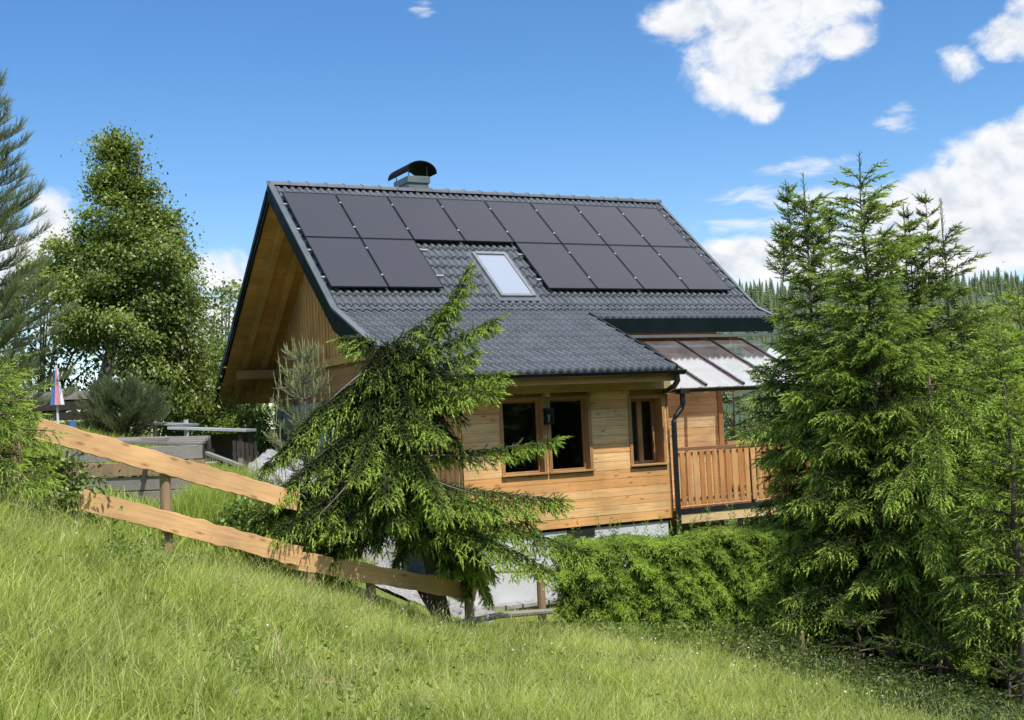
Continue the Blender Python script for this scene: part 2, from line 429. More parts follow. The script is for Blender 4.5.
# ------------------------------------------------------------------ terrain
GP = np.array([
    (0, 0, 1.55), (-2.3, 5.5, 1.9), (-.12, 9, .95), (-.16, 14.5, .48), (2.13, 15.5, .12), (3.5, 11.5, .12), (3.1, 13, .10),
    (-3.18, 10, 1.97), (-1.9, 8.5, 1.5), (-4.95, 12, 2.5), (-3.82, 13.4, 1.75), (-2.5, 14.5, 1.2), (-.74, 16, .42), (.2, 16.5, .22),
    (3.5, 16.2, -.12), (4.75, 16, -.6), (5.6, 16.9, -.95), (5.8, 15, -.75), (8, 17, -1.3), (7, 10, -.4), (4, 4, .9), (-5, 5, 3.1), (-8, 12, 3.4),
    (-.89, 20.7, .08), (2.63, 22.6, .05), (.9, 18.6, .12), (-.8, 18.2, .3), (-2.4, 23.6, .5), (-4.0, 26.6, 1.6), (-5.7, 29.8, 2.5),
    (-4.2, 17, 2.0), (-4.1, 15.6, 1.95), (-6.1, 17, 2.5), (-5.3, 22, 2.5), (-4.3, 21, 2.2), (-3.3, 19.5, 1.75), (-2.2, 20, .95), (-1.8, 17, .75),
    (-8.9, 26, 3.4), (-8.5, 20, 3.2), (-12, 30, 3.6), (-12, 15, 4.3), (0, 36, 0.2), (8, 25, -1.3), (12, 20, -2), (5, 30, -.6), (-14, 5, 5), (12, 5, -.5), (0, -6, 1.8)], float)
def _tps():
    P = GP[:, :2]; n = len(P)
    r = np.linalg.norm(P[:, None] - P[None], axis=2)
    K = np.where(r > 0, r * r * np.log(r + 1e-12), 0) + np.eye(n) * 0.25
    A = np.zeros((n + 3, n + 3)); A[:n, :n] = K; A[:n, n] = 1; A[:n, n + 1:] = P; A[n, :n] = 1; A[n + 1:, :n] = P.T
    return np.linalg.solve(A, np.concatenate([GP[:, 2], np.zeros(3)]))
TW = _tps()
def ground_z(s, d):
    s = np.asarray(s, float); d = np.asarray(d, float); sh = s.shape
    q = np.stack([np.clip(s.ravel(), -16, 14), np.clip(d.ravel(), -6, 36)], 1)
    r = np.linalg.norm(q[:, None] - GP[None, :, :2], axis=2)
    z = (np.where(r > 0, r * r * np.log(r + 1e-12), 0)) @ TW[:len(GP)] + TW[len(GP)] + q @ TW[len(GP) + 1:]
    rad = np.hypot(s.ravel(), d.ravel() - 14)
    w = np.clip((rad - 18) / 40, 0, 1); w = w * w * (3 - 2 * w)
    far = -7 - 0.01 * rad + 0.0 * s.ravel()
    left = np.clip((-s.ravel() - 8) / 40, 0, 1) * 3.0
    return (z * (1 - w) + (far + left) * w).reshape(sh)
def gz(s, d): return float(ground_z(np.array([s]), np.array([d]))[0])
def G(s, d, dz=0.0): return SD(s, d, gz(s, d) + dz)
def world_to_sd(x, y):
    v = np.stack([np.asarray(x, float) - CAM[0], np.asarray(y, float) - CAM[1]], -1)
    return v @ RH[:2], v @ FH[:2]

def build_ground():
    ax = np.concatenate([-np.geomspace(700, 14.5, 34), np.arange(-14, 14.01, 0.28), np.geomspace(14.5, 700, 34)])
    ay = np.concatenate([-np.geomspace(60, 6.5, 10), np.arange(-6, 36.01, 0.28), np.geomspace(36.6, 900, 40)])
    S, D = np.meshgrid(ax, ay)
    Z = ground_z(S, D)
    lump = 0.035 * np.sin(S * 2.3 + 1.7 * np.sin(D * 1.1)) * np.sin(D * 1.9 + S) + 0.02 * np.sin(S * 5.1 + D * 3.7)
    Z = Z + lump * (np.hypot(S, D - 12) < 16)
    V = CAM[None] * [1, 1, 0] + S.ravel()[:, None] * RH + D.ravel()[:, None] * FH
    V[:, 2] = Z.ravel()
    nx, ny = len(ax), len(ay)
    i = np.arange(nx * ny).reshape(ny, nx)
    Q = np.stack([i[:-1, :-1], i[:-1, 1:], i[1:, 1:], i[1:, :-1]], -1).reshape(-1, 4)
    o = np_mesh('ground', V, None, None, M['ground'], quads=Q, smooth=True)
    tag(o, 'sloping green meadow falling from left to right in front of the house', None, None, 'structure')
build_ground()

# ------------------------------------------------------------------ foliage engine
def unit(a): return a / (np.linalg.norm(a, axis=-1, keepdims=True) + 1e-9)

def inst(tv, tt, O, D, Ln, W=None, roll=None, ttx=None, tint=None, up=None):
    """copy a template (x along the axis) to every origin O / direction D / length Ln; returns V, T, tint"""
    n = len(O); k = len(tv)
    D = unit(D)
    if up is None:
        h = unit(rng.normal(size=(n, 3)))
    else:
        h = up
    Y = unit(np.cross(h, D)); Zv = np.cross(D, Y)
    W = Ln if W is None else W
    V = O[:, None] + D[:, None] * (tv[None, :, 0:1] * Ln[:, None, None]) + Y[:, None] * (tv[None, :, 1:2] * W[:, None, None]) + Zv[:, None] * (tv[None, :, 2:3] * W[:, None, None])
    T = (tt[None] + (np.arange(n) * k)[:, None, None])
    t = np.zeros(n) if tint is None else tint
    tx = np.zeros(k) if ttx is None else ttx
    return V.reshape(-1, 3), T.reshape(-1, 3), np.clip(t[:, None] + tx[None], 0, 1).ravel()

def brush(nn, splay, width, seed, x0=0.0, back=0.05):
    """bottle-brush shoot: nn narrow triangles fanning off the axis"""
    r = np.random.default_rng(seed); v = []; t = []
    for i in range(nn):
        a = 2 * math.pi * i / nn + r.uniform(-.3, .3); x = x0 + (1 - x0) * 0.72 * (i * 0.618 % 1.0)
        ln = r.uniform(.26, .36)
        sp = splay * r.uniform(.7, 1.25)
        tip = np.array([x + ln * math.cos(sp), ln * math.sin(sp) * math.cos(a), ln * math.sin(sp) * math.sin(a)])
        pa = np.array([0, -math.sin(a), math.cos(a)]) * width
        b = len(v); v += [np.array([x - back, 0, 0]) - pa, np.array([x, 0, 0]) + pa, tip]; t.append((b, b + 1, b + 2))
    # the axis itself
    b = len(v); v += [np.array([0, -width, 0]), np.array([0, width, 0]), np.array([1.12, 0, 0])]; t.append((b, b + 1, b + 2))
    v = np.array(v); return v, np.array(t), np.clip(v[:, 0], 0, 1) * 0.22
BR_SP = brush(10, 0.55, 0.058, 3)
BR_FAR = brush(5, 0.62, 0.085, 4)
BR_PINE = brush(15, 0.75, 0.018, 5)
BR_CANDLE = brush(12, 0.3, 0.03, 6)

class Crown:
    def __init__(s): s.O = []; s.D = []; s.L = []; s.T = []; s.wood = MB()
    def shoots(s, O, D, Ln, T): s.O.append(O); s.D.append(D); s.L.append(Ln); s.T.append(T)
    def branchlets(s, P, D, Ln, hang, tint, step=0.06, sl=0.085, side=0.7, fresh=0.5, dens=1.0):
        """P,D,Ln arrays of side twigs: rows of shoots both sides and one at the tip, bending down by hang"""
        D = unit(D); n = len(P); down = np.array([0, 0, -1.0])
        hang = np.broadcast_to(hang, (n,))
        mx = float(Ln.max())
        for j in range(int(mx / step) + 1):
            t = j * step + rng.uniform(0, step * .6, n)
            m = (t < Ln) & (rng.random(n) < dens)
            if not m.any(): continue
            tm = t[m]; h = hang[m]
            pos = P[m] + D[m] * tm[:, None] + down * (h * tm * tm)[:, None]
            di = unit(D[m] + down * (2 * h * tm)[:, None])
            rem = np.clip((Ln[m] - tm) / Ln[m], 0, 1)
            sdv = unit(np.cross(di, down + rng.normal(scale=.25, size=(m.sum(), 3))))
            for sg in (-1, 1):
                dd = unit(di * rng.uniform(.6, 1.0, (m.sum(), 1)) + sdv * sg * side + down * rng.uniform(-.15, .35, (m.sum(), 1)))
                ln = sl * rng.uniform(.65, 1.2, m.sum())
                tt = tint[m] - .14 * rem + fresh * (1 - rem) ** 1.6 * rng.uniform(.3, 1.0, m.sum()) + rng.uniform(-.09, .09, m.sum())  # inner shoots painted darker as shade inside the crown, tips fresher
                s.shoots(pos, dd, ln, tt)
        pos = P + D * (Ln * .95)[:, None] + down * (hang * Ln * Ln * .9)[:, None]
        di = unit(D + down * (2 * hang * Ln)[:, None])
        s.shoots(pos, di, sl * rng.uniform(.9, 1.4, n), tint + fresh * rng.uniform(.5, 1.0, n))
    def bough(s, pts, side=0.3, hang=1.5, tint=0.35, gap=0.07, start=0.12, fresh=0.5, rad=0.012, droop=0.5, sl=0.115, flat=0.5, dens=1.0, step=0.075, bare=False):
        """quadratic path through 3 control points"""
        a, b, c = [np.array(p, float) for p in pts]
        ln = np.linalg.norm(b - a) + np.linalg.norm(c - b)
        n = max(int(ln / gap), 3)
        t = np.linspace(0, 1, n) ; t = np.clip(t + rng.uniform(-.4, .4, n) / n, 0, 1)
        P = ((1 - t) ** 2)[:, None] * a + (2 * t * (1 - t))[:, None] * b + (t ** 2)[:, None] * c
        Tn = unit(2 * (1 - t)[:, None] * (b - a) + 2 * t[:, None] * (c - b))
        tt = np.linspace(0, 1, 7)
        s.wood.tube([(1 - q) ** 2 * a + 2 * q * (1 - q) * b + q * q * c for q in tt], [rad * (1 - .75 * q) for q in tt], 4, caps=False)
        if bare: return
        m = max(int(ln / .032), 4); q = np.linspace(start * .7, 1, m)
        Pa = ((1 - q) ** 2)[:, None] * a + (2 * q * (1 - q))[:, None] * b + (q ** 2)[:, None] * c
        Ta = unit(2 * (1 - q)[:, None] * (b - a) + 2 * q[:, None] * (c - b))
        s.shoots(Pa, unit(Ta * .8 + rng.normal(scale=.45, size=(m, 3)) + [0, 0, .25]), sl * rng.uniform(.6, 1.1, m), tint + .1 * q + rng.uniform(-.1, .1, m))
        keep = t > start
        P, Tn, t = P[keep], Tn[keep], t[keep]
        sd = unit(np.cross(Tn, np.array([0, 0, 1.0])))
        for sg in (-1, 1):
            ll = side * (0.25 + 0.75 * np.sin(np.clip((1 - t) * 1.5 + .12, 0, 1) * math.pi / 2)) * rng.uniform(.55, 1.15, len(t)) * np.clip((t - start) * 6 + .35, 0, 1)
            D = Tn * rng.uniform(.5, .9, (len(t), 1)) + sd * sg * rng.uniform(.5, 1.0, (len(t), 1)) * flat * 1.6 + np.array([0, 0, -1.0]) * (droop * rng.uniform(.3, 1.4, (len(t), 1)))
            s.branchlets(P, D, np.maximum(ll, .05), hang * rng.uniform(.6, 1.3, len(t)), tint + rng.uniform(-.1, .12, len(t)) + .12 * t, fresh=fresh, sl=sl, dens=dens, step=step)
        # hanging from beneath
        if droop > .3:
            m = rng.random(len(t)) < .8
            D = Tn[m] * .35 + np.array([0, 0, -1.0]) + rng.normal(scale=.22, size=(m.sum(), 3))
            s.branchlets(P[m], D, np.maximum(side * rng.uniform(.45, 1.0, m.sum()) * (1.1 - .7 * t[m]), .05), .2 * np.ones(m.sum()), tint - .1 + rng.uniform(-.1, .1, m.sum()), fresh=fresh * .6, sl=sl, dens=dens, step=step)
        s.branchlets(P[-2:], Tn[-2:], np.array([.1, .12]), np.array([hang, hang]) * .3, np.array([tint, tint]) + .15, fresh=fresh, sl=sl)
    def build(s, name, mat, parent, br=BR_SP):
        O = np.concatenate(s.O); D = np.concatenate(s.D); Ln = np.concatenate(s.L); T = np.concatenate(s.T)
        V, Tr, ti = inst(br[0], br[1], O, D, Ln, ttx=br[2], tint=T)
        return np_mesh(name, V, Tr, ti, mat, parent)

def spruce(loc, H, Rm, seed, label, group=None, z_low=0.0, br=BR_SP, mat='spruce', whorl=0.24, per=5, lean=(0, 0), side=0.3, tint=0.3, top_bare=0.06, hang=1.3,
           gap=0.075, sl=0.12, name='spruce_tree', trunk_r=0.085, shape=0.85, fresh=0.55, spike=True, dens=1.0, step=0.08, leaders=(), sector=None, droop=.6):
    global rng
    rng = np.random.default_rng(seed)
    loc = np.array(loc, float)
    e = empty(name, loc, label, 'tree', group)
    axis = lambda f: loc + np.array([lean[0] * f * f, lean[1] * f * f, H * f])
    tb = MB(); fs = np.linspace(0, 1, 14)
    wob = rng.normal(scale=.012, size=(14, 3)) * [1, 1, 0]
    tb.tube([axis(f) + wob[i] for i, f in enumerate(fs)], [trunk_r * (1 - f) ** 1.35 + .005 + (trunk_r * .5 if f == 0 else 0) for f in fs], 9)
    c = Crown()
    z = z_low
    while z < H * (1 - top_bare):
        f = z / H
        g = 1 - f
        rad = Rm * min(g * 1.0 / 1.0, 1) ** shape * (0.62 + .38 * min(1, (f + .12) / .25))
        k = per if f < .62 else (max(5, per - 1) if f < .8 else 5)
        a0 = rng.uniform(0, 6.28)
        for i in range(k):
            an = a0 + 2 * math.pi * i / k + rng.uniform(-.35, .35)
            if sector is not None and rng.random() > sector(an, f): continue
            ln = rad * (rng.uniform(.62, 1.18) if f < .65 else rng.uniform(.4, 1.1)) + .06
            el = (-.22 + (1.05 * f ** 1.6 if f < .6 else .46 + (f - .6) * 1.6)) + rng.uniform(-.14, .14)
            zz = z + rng.uniform(-.08, .08)
            ff = zz / H
            hd = np.array([math.cos(an), math.sin(an), 0])
            p0 = axis(max(ff, 0.01))
            p1 = p0 + hd * ln * .55 * math.cos(el) + np.array([0, 0, ln * .55 * math.sin(el)])
            p2 = p0 + hd * ln + np.array([0, 0, ln * math.sin(el) * (.8) - .10 * ln * ln * (1 - f)])
            sdl = side * (0.4 + .6 * min(1, ln / .7)) * (1 if f < .6 else max(.4, 1 - (f - .6) * 1.7))
            c.bough([p0, p1, p2], side=sdl, hang=hang * (1.1 - f), tint=tint + .12 * f, gap=gap, start=.06 if f > .6 else .2, fresh=fresh, rad=.006 + .012 * ln / Rm, droop=droop * (1 - f * .8), sl=sl * (1 - .15 * f), dens=dens, step=step)
        z += whorl * rng.uniform(.75, 1.2) * (1.0 if f < .65 else 1.0)
    # leader
    n = 16
    P = np.array([axis(1 - top_bare * (1 - i / n) * 1.2) for i in range(n)])
    an = rng.uniform(0, 6.28, n)
    c.shoots(P, np.stack([np.cos(an) * .8, np.sin(an) * .8, np.full(n, .9)], 1), rng.uniform(.05, .09, n), np.full(n, tint + .2))
    c.shoots(P, np.tile([[0, 0, 1.0]], (n, 1)), rng.uniform(.05, .08, n), np.full(n, tint + .2))
    for (dx, dy, z0, hh) in leaders:     # secondary bare tips
        b = loc + np.array([dx, dy, z0]); tip = b + np.array([rng.uniform(-.05, .05), 0, hh])
        c.wood.tube([b, (b + tip) / 2 + rng.normal(scale=.015, size=3), tip], [.010, .008, .004], 5, caps=False)
        m = int(hh / .045); tz = np.linspace(.1, 1, m)
        P = b + (tip - b) * tz[:, None]; an = rng.uniform(0, 6.28, m)
        c.shoots(P, np.stack([np.cos(an), np.sin(an), np.full(m, .9)], 1), rng.uniform(.04, .11, m) * (1.2 - .5 * tz), np.full(m, tint + .1))
        for zz in np.arange(.1, .95, .13):
            for a in rng.uniform(0, 6.28, 3):
                l2 = .26 * (1.1 - zz) * rng.uniform(.5, 1.1); pb = b + (tip - b) * zz
                hd = np.array([math.cos(a), math.sin(a), .55])
                c.bough([pb, pb + hd * l2 * .5, pb + hd * l2 + [0, 0, l2 * .2]], side=.07, hang=.3, tint=tint, gap=.06, start=.15, rad=.006, droop=0, sl=sl * .7)
    t = tb
    t.v += []; b = len(t.v); t.v += c.wood.v; t.f += [tuple(b + i for i in f) for f in c.wood.f]; t.t += c.wood.t
    t.build('trunk', M['bark'], e, smooth=True)
    c.build('crown', M[mat], e, br)
    return e

LEAF = (np.array([(0, 0, 0), (.45, .3, .06), (1, 0, -.06), (.45, -.3, .06)]), np.array([(0, 1, 2), (0, 2, 3)]), np.zeros(4))
def leafy(name, loc, label, cat, clusters, per, leaf, mat, spread=0.3, seed=1, limbs=None, wood='greybark', group=None, tint=0.45, flat=0.6):
    """clusters: (n,3) world centres; leaves sprayed around each"""
    global rng
    rng = np.random.default_rng(seed)
    e = empty(name, loc, label, cat, group)
    cl = np.asarray(clusters, float); n = len(cl)
    ct = rng.uniform(-.16, .22, n)
    idx = np.repeat(np.arange(n), per)
    sz = spread * rng.uniform(.6, 1.3, n)[idx]
    off = rng.normal(size=(n * per, 3)) * sz[:, None] * [1, 1, flat]
    O = cl[idx] + off
    cen = cl.mean(0)
    outw = unit(O - cen)
    D = unit(outw * .6 + rng.normal(scale=.6, size=O.shape) + [0, 0, -.35])
    upv = unit(np.array([0, 0, 1.0]) + rng.normal(scale=.45, size=O.shape) + outw * .4)
    Yv = np.cross(upv, D)
    Ln = leaf * rng.uniform(.6, 1.3, len(O))
    ti = tint + ct[idx] + rng.uniform(-.2, .2, len(O)) + .2 * off[:, 2] / spread
    hi = rng.random(len(O)) < .04
    ti[hi] = 1.0
    V, T, tt = inst(LEAF[0], LEAF[1], O, D, Ln, ttx=LEAF[2], tint=ti, up=upv)
    if limbs is not None:
        limbs.build('trunk', M[wood], e, smooth=True)
    np_mesh('crown', V, T, tt, M[mat], e)
    return e

# ================================================================== THE HOUSE
A = 0.700334            # main roof pitch
B = R(23.0)             # flared lower pitch
ca, sa, cb, sb = math.cos(A), math.sin(A), math.cos(B), math.sin(B)
RX0, RX1, EX1 = -0.12, 9.55, 5.08
RIDGE = (0.48, 8.235)
KINK = (-3.05, 8.235 - 3.53 * sa / ca)
EAVE = (-6.20, KINK[1] - 3.15 * sb / cb)       # long eave over the bay
MEAVE = (-3.52, KINK[1] - 0.47 * sb / cb)      # short eave on the right
FEAVE = (5.45, RIDGE[1] - 4.97 * sa / ca)
WY, WX0, WX1 = -5.6, 1.1, 5.22                   # bay front wall, gable wall, bay corner
MY, MX1, FY = -2.6, 8.75, 4.7

house = empty('house', (4.8, -0.5, 0.05), 'timber clad house with dark tiled roof, solar panels and overhanging gable', 'house')

def tiles(mb_v, mb_q, x0, x1, top, ang, length, course=0.34, wave=0.157):
    """real pantile relief: waves across, a step at every course"""
    c, s = math.cos(ang), math.sin(ang)
    nx = int((x1 - x0) / wave * 9) + 1
    xs = np.linspace(x0, x1, nx)
    ph = 2 * np.pi * xs / wave
    w = 0.026 * (np.sin(ph) + 0.32 * np.sin(2 * ph + .9))
    rows = []
    nc = int(math.ceil(length / course - 1e-6))
    jit = rng.uniform(-.002, .002, size=(nc + 1, nx))
    for k in range(nc):
        t0, t1 = k * course, min((k + 1) * course, length)
        rows.append((t0, 0.0, k)); rows.append(((t0 + t1) / 2, 0.016, k)); rows.append((t1 - .004, 0.036, k)); rows.append((t1, 0.030, k))
    rows.append((length + .002, -.03, nc - 1))
    b = sum(len(v) for v in mb_v)
    V = []
    for (t, off, k) in rows:
        h = w + off + jit[k]
        V.append(np.stack([xs, top[0] - t * c - h * s, top[1] - t * s + h * c], 1))
    V = np.concatenate(V)
    i = np.arange(len(rows) * nx).reshape(len(rows), nx) + b
    mb_v.append(V); mb_q.append(np.stack([i[:-1, :-1], i[1:, :-1], i[1:, 1:], i[:-1, 1:]], -1).reshape(-1, 4))

tv, tq = [], []
LM = (RIDGE[0] - KINK[0]) / ca
tiles(tv, tq, RX0 + .04, RX1 - .04, (RIDGE[0] - .02 * ca, RIDGE[1] - .02 * sa), A, LM - .02)
tiles(tv, tq, RX0 + .04, EX1 - .03, KINK, B, (KINK[0] - EAVE[0]) / cb)
tiles(tv, tq, EX1 - .03, RX1 - .04, KINK, B, (KINK[0] - MEAVE[0]) / cb)
roof = np_mesh('roof', np.concatenate(tv), None, None, M['tile'], house, quads=np.concatenate(tq), smooth=False)
# far slope
mb = MB(); n2 = (sa, ca)
mb.prism([(RIDGE[0], RIDGE[1]), (FEAVE[0], FEAVE[1]), (FEAVE[0], FEAVE[1] + .03), (RIDGE[0], RIDGE[1] + .03)], RX0, RX1)
mb.build('rear_slope', M['tile'], roof)
# deck under the tiles (one solid following the pitch change) + soffit boards
def deck(x0, x1, prof_top, th):
    top = prof_top; bot = [(y, z - th) for y, z in reversed(top)]
    mb.prism(top + bot, x0, x1, .5)
mb = MB(); dd = .062
T_ = lambda p: (p[0], p[1] - dd)
deck(RX0 + .06, RX1 - .06, [T_(MEAVE), T_(KINK), T_(RIDGE)], .18)
mb.prism([T_(EAVE), T_(MEAVE), (MEAVE[0], MEAVE[1] - dd - .16), (EAVE[0], EAVE[1] - dd - .16)], RX0 + .06, EX1 - .05, .5)
mb.build('roof_deck', M['soffit'], roof)
# board lining under the far slope, boards running along the eave
mb = MB()
nb = 34
for i in range(nb):
    y0 = RIDGE[0] + .05 + (FEAVE[0] - RIDGE[0] - .1) * i / nb; y1 = RIDGE[0] + .05 + (FEAVE[0] - RIDGE[0] - .1) * (i + 1) / nb - .006
    zf = lambda y: RIDGE[1] - (y - RIDGE[0]) * sa / ca
    mb.prism([(y0, zf(y0) - .02), (y1, zf(y1) - .02), (y1, zf(y1) - .24), (y0, zf(y0) - .24)], RX0 + .05, RX1 - .06)
mb.build('soffit', M['soffit'], roof)
# flying rafters under the overhang
for x in (0.30, 0.78):
    mb = MB()
    zf = lambda y, o: RIDGE[1] - abs(y - RIDGE[0]) * sa / ca - o
    mb.prism([(RIDGE[0] + .1, zf(RIDGE[0] + .1, .22)), (FEAVE[0] - .12, zf(FEAVE[0] - .12, .242)), (FEAVE[0] - .12, zf(FEAVE[0] - .12, .40)), (RIDGE[0] + .1, zf(RIDGE[0] + .1, .42))], x - .07, x + .07, .3)
    mb.build('rafter', M['rafter'], roof)
    mb = MB()
    mb.prism([(RIDGE[0] - .05, zf(RIDGE[0] - .05, .2)), (KINK[0], zf(KINK[0], .2)), (KINK[0], zf(KINK[0], .36)), (RIDGE[0] - .05, zf(RIDGE[0] - .05, .38))], x - .07, x + .07, .5)
    mb.build('rafter', M['rafter'], roof)
mb = MB()
mb.obox((0.12, 4.25, 4.50), (1.12, 4.25, 4.50), .16, .2, tint=.3)
bevel(mb.build('purlin', M['rafter'], roof))
mb = MB(); mb.obox((0.2, .48, 7.66), (1.12, .48, 7.66), .14, .2, tint=.3)
bevel(mb.build('purlin', M['rafter'], roof))
# barge boards: near edge follows the flare, far edge straight; flashing strip on top
def barge(x, sgn):
    mb = MB()
    o1, o2 = -.03, .36
    for a, b in ((RIDGE, KINK), (KINK, EAVE if x < 3 else MEAVE)):
        mb.prism([(a[0], a[1] - o1), (b[0], b[1] - o1), (b[0], b[1] - o2 + (.1 if b is not KINK else 0)), (a[0], a[1] - o2)], x - .016, x + .016, .4)
    mb.build('bargeboard', M['barge'], roof)
    mb = MB()
    mb.prism([(RIDGE[0], RIDGE[1] + .03), (FEAVE[0] + .05, FEAVE[1] + .0), (FEAVE[0] + .05, FEAVE[1] - .28), (RIDGE[0], RIDGE[1] - .34)], x - .016, x + .016, .4)
    mb.prism([(RIDGE[0] + .12, RIDGE[1] - .12), (FEAVE[0], FEAVE[1] - .03), (FEAVE[0], FEAVE[1] - .19), (RIDGE[0] + .12, RIDGE[1] - .28)], x - sgn * .02 - .014, x - sgn * .02 + .014, .4)
    mb.build('bargeboard', M['barge'], roof)
    mb = MB()
    for a, b in ((RIDGE, KINK), (KINK, EAVE if x < 3 else MEAVE)):
        mb.prism([(a[0], a[1] + .075), (b[0], b[1] + .075), (b[0], b[1] + .034), (a[0], a[1] + .034)], x - .045, x + .075 if x < 3 else x + .03, .5)
    mb.build('verge_flashing', M['bargelight'], roof)
barge(RX0, 1); barge(RX1, -1)
mb = MB()   # verge of the bay roof on its right side
mb.prism([(MEAVE[0] + .15, MEAVE[1] + .15 * sb / cb + .07), (EAVE[0], EAVE[1] + .07), (EAVE[0], EAVE[1] - .15), (MEAVE[0] + .15, MEAVE[1] + .15 * sb / cb - .15)], EX1 - .03, EX1 + .02, .5)
mb.build('verge_flashing', M['barge'], roof)
# ridge caps, each lapping the next
mb = MB(); nr = 24; step = (RX1 - RX0) / nr
for i in range(nr):
    x0 = RX0 + i * step; x1 = x0 + step + .02; r0 = .105; r1 = .118
    vs = []; k = 8
    for (x, rr) in ((x0, r0), (x1, r1)):
        for j in range(k + 1):
            t = math.pi * (j / k) * 1.0
            vs.append((x, RIDGE[0] + math.cos(t) * rr * 1.05, RIDGE[1] - .02 + math.sin(t) * rr * .82))
    mb.add(vs, [(j, j + 1, k + 2 + j, k + 1 + j) for j in range(k)], .5)
    vs = [(x1 - .012, RIDGE[0] + math.cos(math.pi * j / k) * r1 * 1.14, RIDGE[1] - .02 + math.sin(math.pi * j / k) * r1 * .97) for j in range(k + 1)] + [(x1 + .012, RIDGE[0] + math.cos(math.pi * j / k) * r1 * 1.14, RIDGE[1] - .02 + math.sin(math.pi * j / k) * r1 * .97) for j in range(k + 1)]
    mb.add(vs, [(j, j + 1, k + 2 + j, k + 1 + j) for j in range(k)], .5)
mb.add([(RX0, RIDGE[0] - .1, RIDGE[1] - .05), (RX0, RIDGE[0] + .1, RIDGE[1] - .05), (RX0, RIDGE[0], RIDGE[1] + .07)], [(0, 1, 2)], .5)
mb.build('ridge_cap', M['ridge'], roof)
# dark fascia under the short eave, pale strip below it
mb = MB(); mb.box((EX1 + .02, MEAVE[0] - .03, MEAVE[1] - .30), (RX1 - .03, MEAVE[0] - .004, MEAVE[1] - .012))
mb.build('fascia', M['barge'], roof)
mb = MB(); mb.box((EX1 + .02, MEAVE[0] - .02, MEAVE[1] - .40), (RX1 - .05, MEAVE[0] + .12, MEAVE[1] - .343))
mb.build('flashing', M['bargelight'], roof)

# ---- gutters (half round troughs)
def gutter(name, x0, x1, y, z, r, parent):
    mb = MB(); k = 8
    for rr, flip in ((r, 0), (r - .008, 1)):
        vs = []
        for x in (x0, x1):
            for j in range(k + 1):
                t = math.pi + math.pi * j / k
                vs.append((x, y + math.cos(t) * rr, z + math.sin(t) * rr))
        mb.add(vs, [(j, j + 1, k + 2 + j, k + 1 + j) for j in range(k)], .5)
    mb.tube([(x0, y - r, z), (x1, y - r, z)], .011, 6)
    for x in (x0, x1):
        mb.add([(x, y + math.cos(math.pi + math.pi * j / k) * r, z + math.sin(math.pi + math.pi * j / k) * r) for j in range(k + 1)], [tuple(range(k + 1))], .5)
    return mb.build(name, M['gutter'], parent)
gutter('gutter', RX0 + .02, EX1 + .1, EAVE[0] - .07, EAVE[1] - .045, .075, house)
CY, CZ0, CTY, CTZ = -5.62, 3.60, -3.47, 4.60     # canopy front / back edge
# ---- downpipe with swan neck
mb = MB()
gx, gy, gzz = 5.02, EAVE[0] - .07, EAVE[1] - .12
mb.tube([(gx, gy, gzz), (gx + .01, gy, gzz - .10), (gx + .02, gy + .12, gzz - .19), (gx + .06, gy + .35, gzz - .25)], .05, 10)
px = 5.31
mb.tube([(px + .17, -5.76, 3.53), (px + .17, -5.76, 3.30), (px + .14, -5.74, 3.20), (px + .02, -5.73, 3.08), (px - .03, -5.73, 2.98), (px - .03, -5.72, 2.0), (px - .03, -5.72, .75), (px - .03, -5.72, 0.1)], .05, 12)
mb.box((px + .08, -5.84, 3.47), (px + .28, -5.66, 3.56))
for z in (2.7, 1.45): mb.tube([(px - .03, -5.72, z), (px - .03, -5.72, z + .03)], .058, 12)
mb.build('downpipe', M['gutter'], house, smooth=False)

# ---- bay front wall: separate boards around three openings
WIN = [(1.84, 2.66, 2.23, 3.49), (2.76, 3.58, 2.23, 3.49), (4.42, 5.14, 2.25, 3.45)]
def boards(mb, x0, x1, z0, z1, y0, y1, cuts, pitch=.155):
    zs = [z0]
    while zs[-1] < z1 - .02: zs.append(min(zs[-1] + pitch, z1))
    for k in range(len(zs) - 1):
        za, zb = zs[k], zs[k + 1]
        segs = [(x0, x1)]
        for (c0, c1, d0, d1) in cuts:
            if zb > d0 + .01 and za < d1 - .01:
                ns = []
                for (s0, s1) in segs:
                    if c0 > s0: ns.append((s0, min(c0, s1)))
                    if c1 < s1: ns.append((max(c1, s0), s1))
                    if c1 <= s0 or c0 >= s1: pass
                segs = [q for q in ns if q[1] - q[0] > .01]
        base = random.random() ** 1.4
        for (s0, s1) in segs:
            # butt joints
            cut = s0 + (s1 - s0) * random.uniform(.25, .75) if s1 - s0 > 2.0 else None
            for (p, q) in ([(s0, cut - .002), (cut + .002, s1)] if cut else [(s0, s1)]):
                dy = random.uniform(-.004, .004)
                mb.box((p, y0 + dy, za + .0025), (q, y1, zb - .0025), min(1, max(0, base + random.uniform(-.15, .25))))
mb = MB()
boards(mb, WX0, WX1, 1.25, 3.58, WY, WY + .03, WIN)
wall = mb.build('wall', M['siding'], house)
mb = MB(); boards(mb, MX1 - 3.63, MX1, 1.25, 4.85, MY, MY + .03, []); mb.build('wall', M['sidingpale'], house)
mb = MB()   # solid backing behind the boards
for (x0, x1, z0, z1) in ((WX0 + .03, 1.84, 1.25, 3.575), (2.66, 2.76, 1.25, 3.575), (3.58, 4.42, 1.25, 3.575), (5.14, WX1 - .03, 1.25, 3.575), (1.84, 2.66, 1.25, 2.23), (2.76, 3.58, 1.25, 2.23), (4.42, 5.14, 1.25, 2.25), (1.84, 2.66, 3.49, 3.575), (2.76, 3.58, 3.49, 3.575), (4.42, 5.14, 3.45, 3.575)):
    mb.box((x0, WY + .034, z0), (x1, WY + .3, z1), .7)
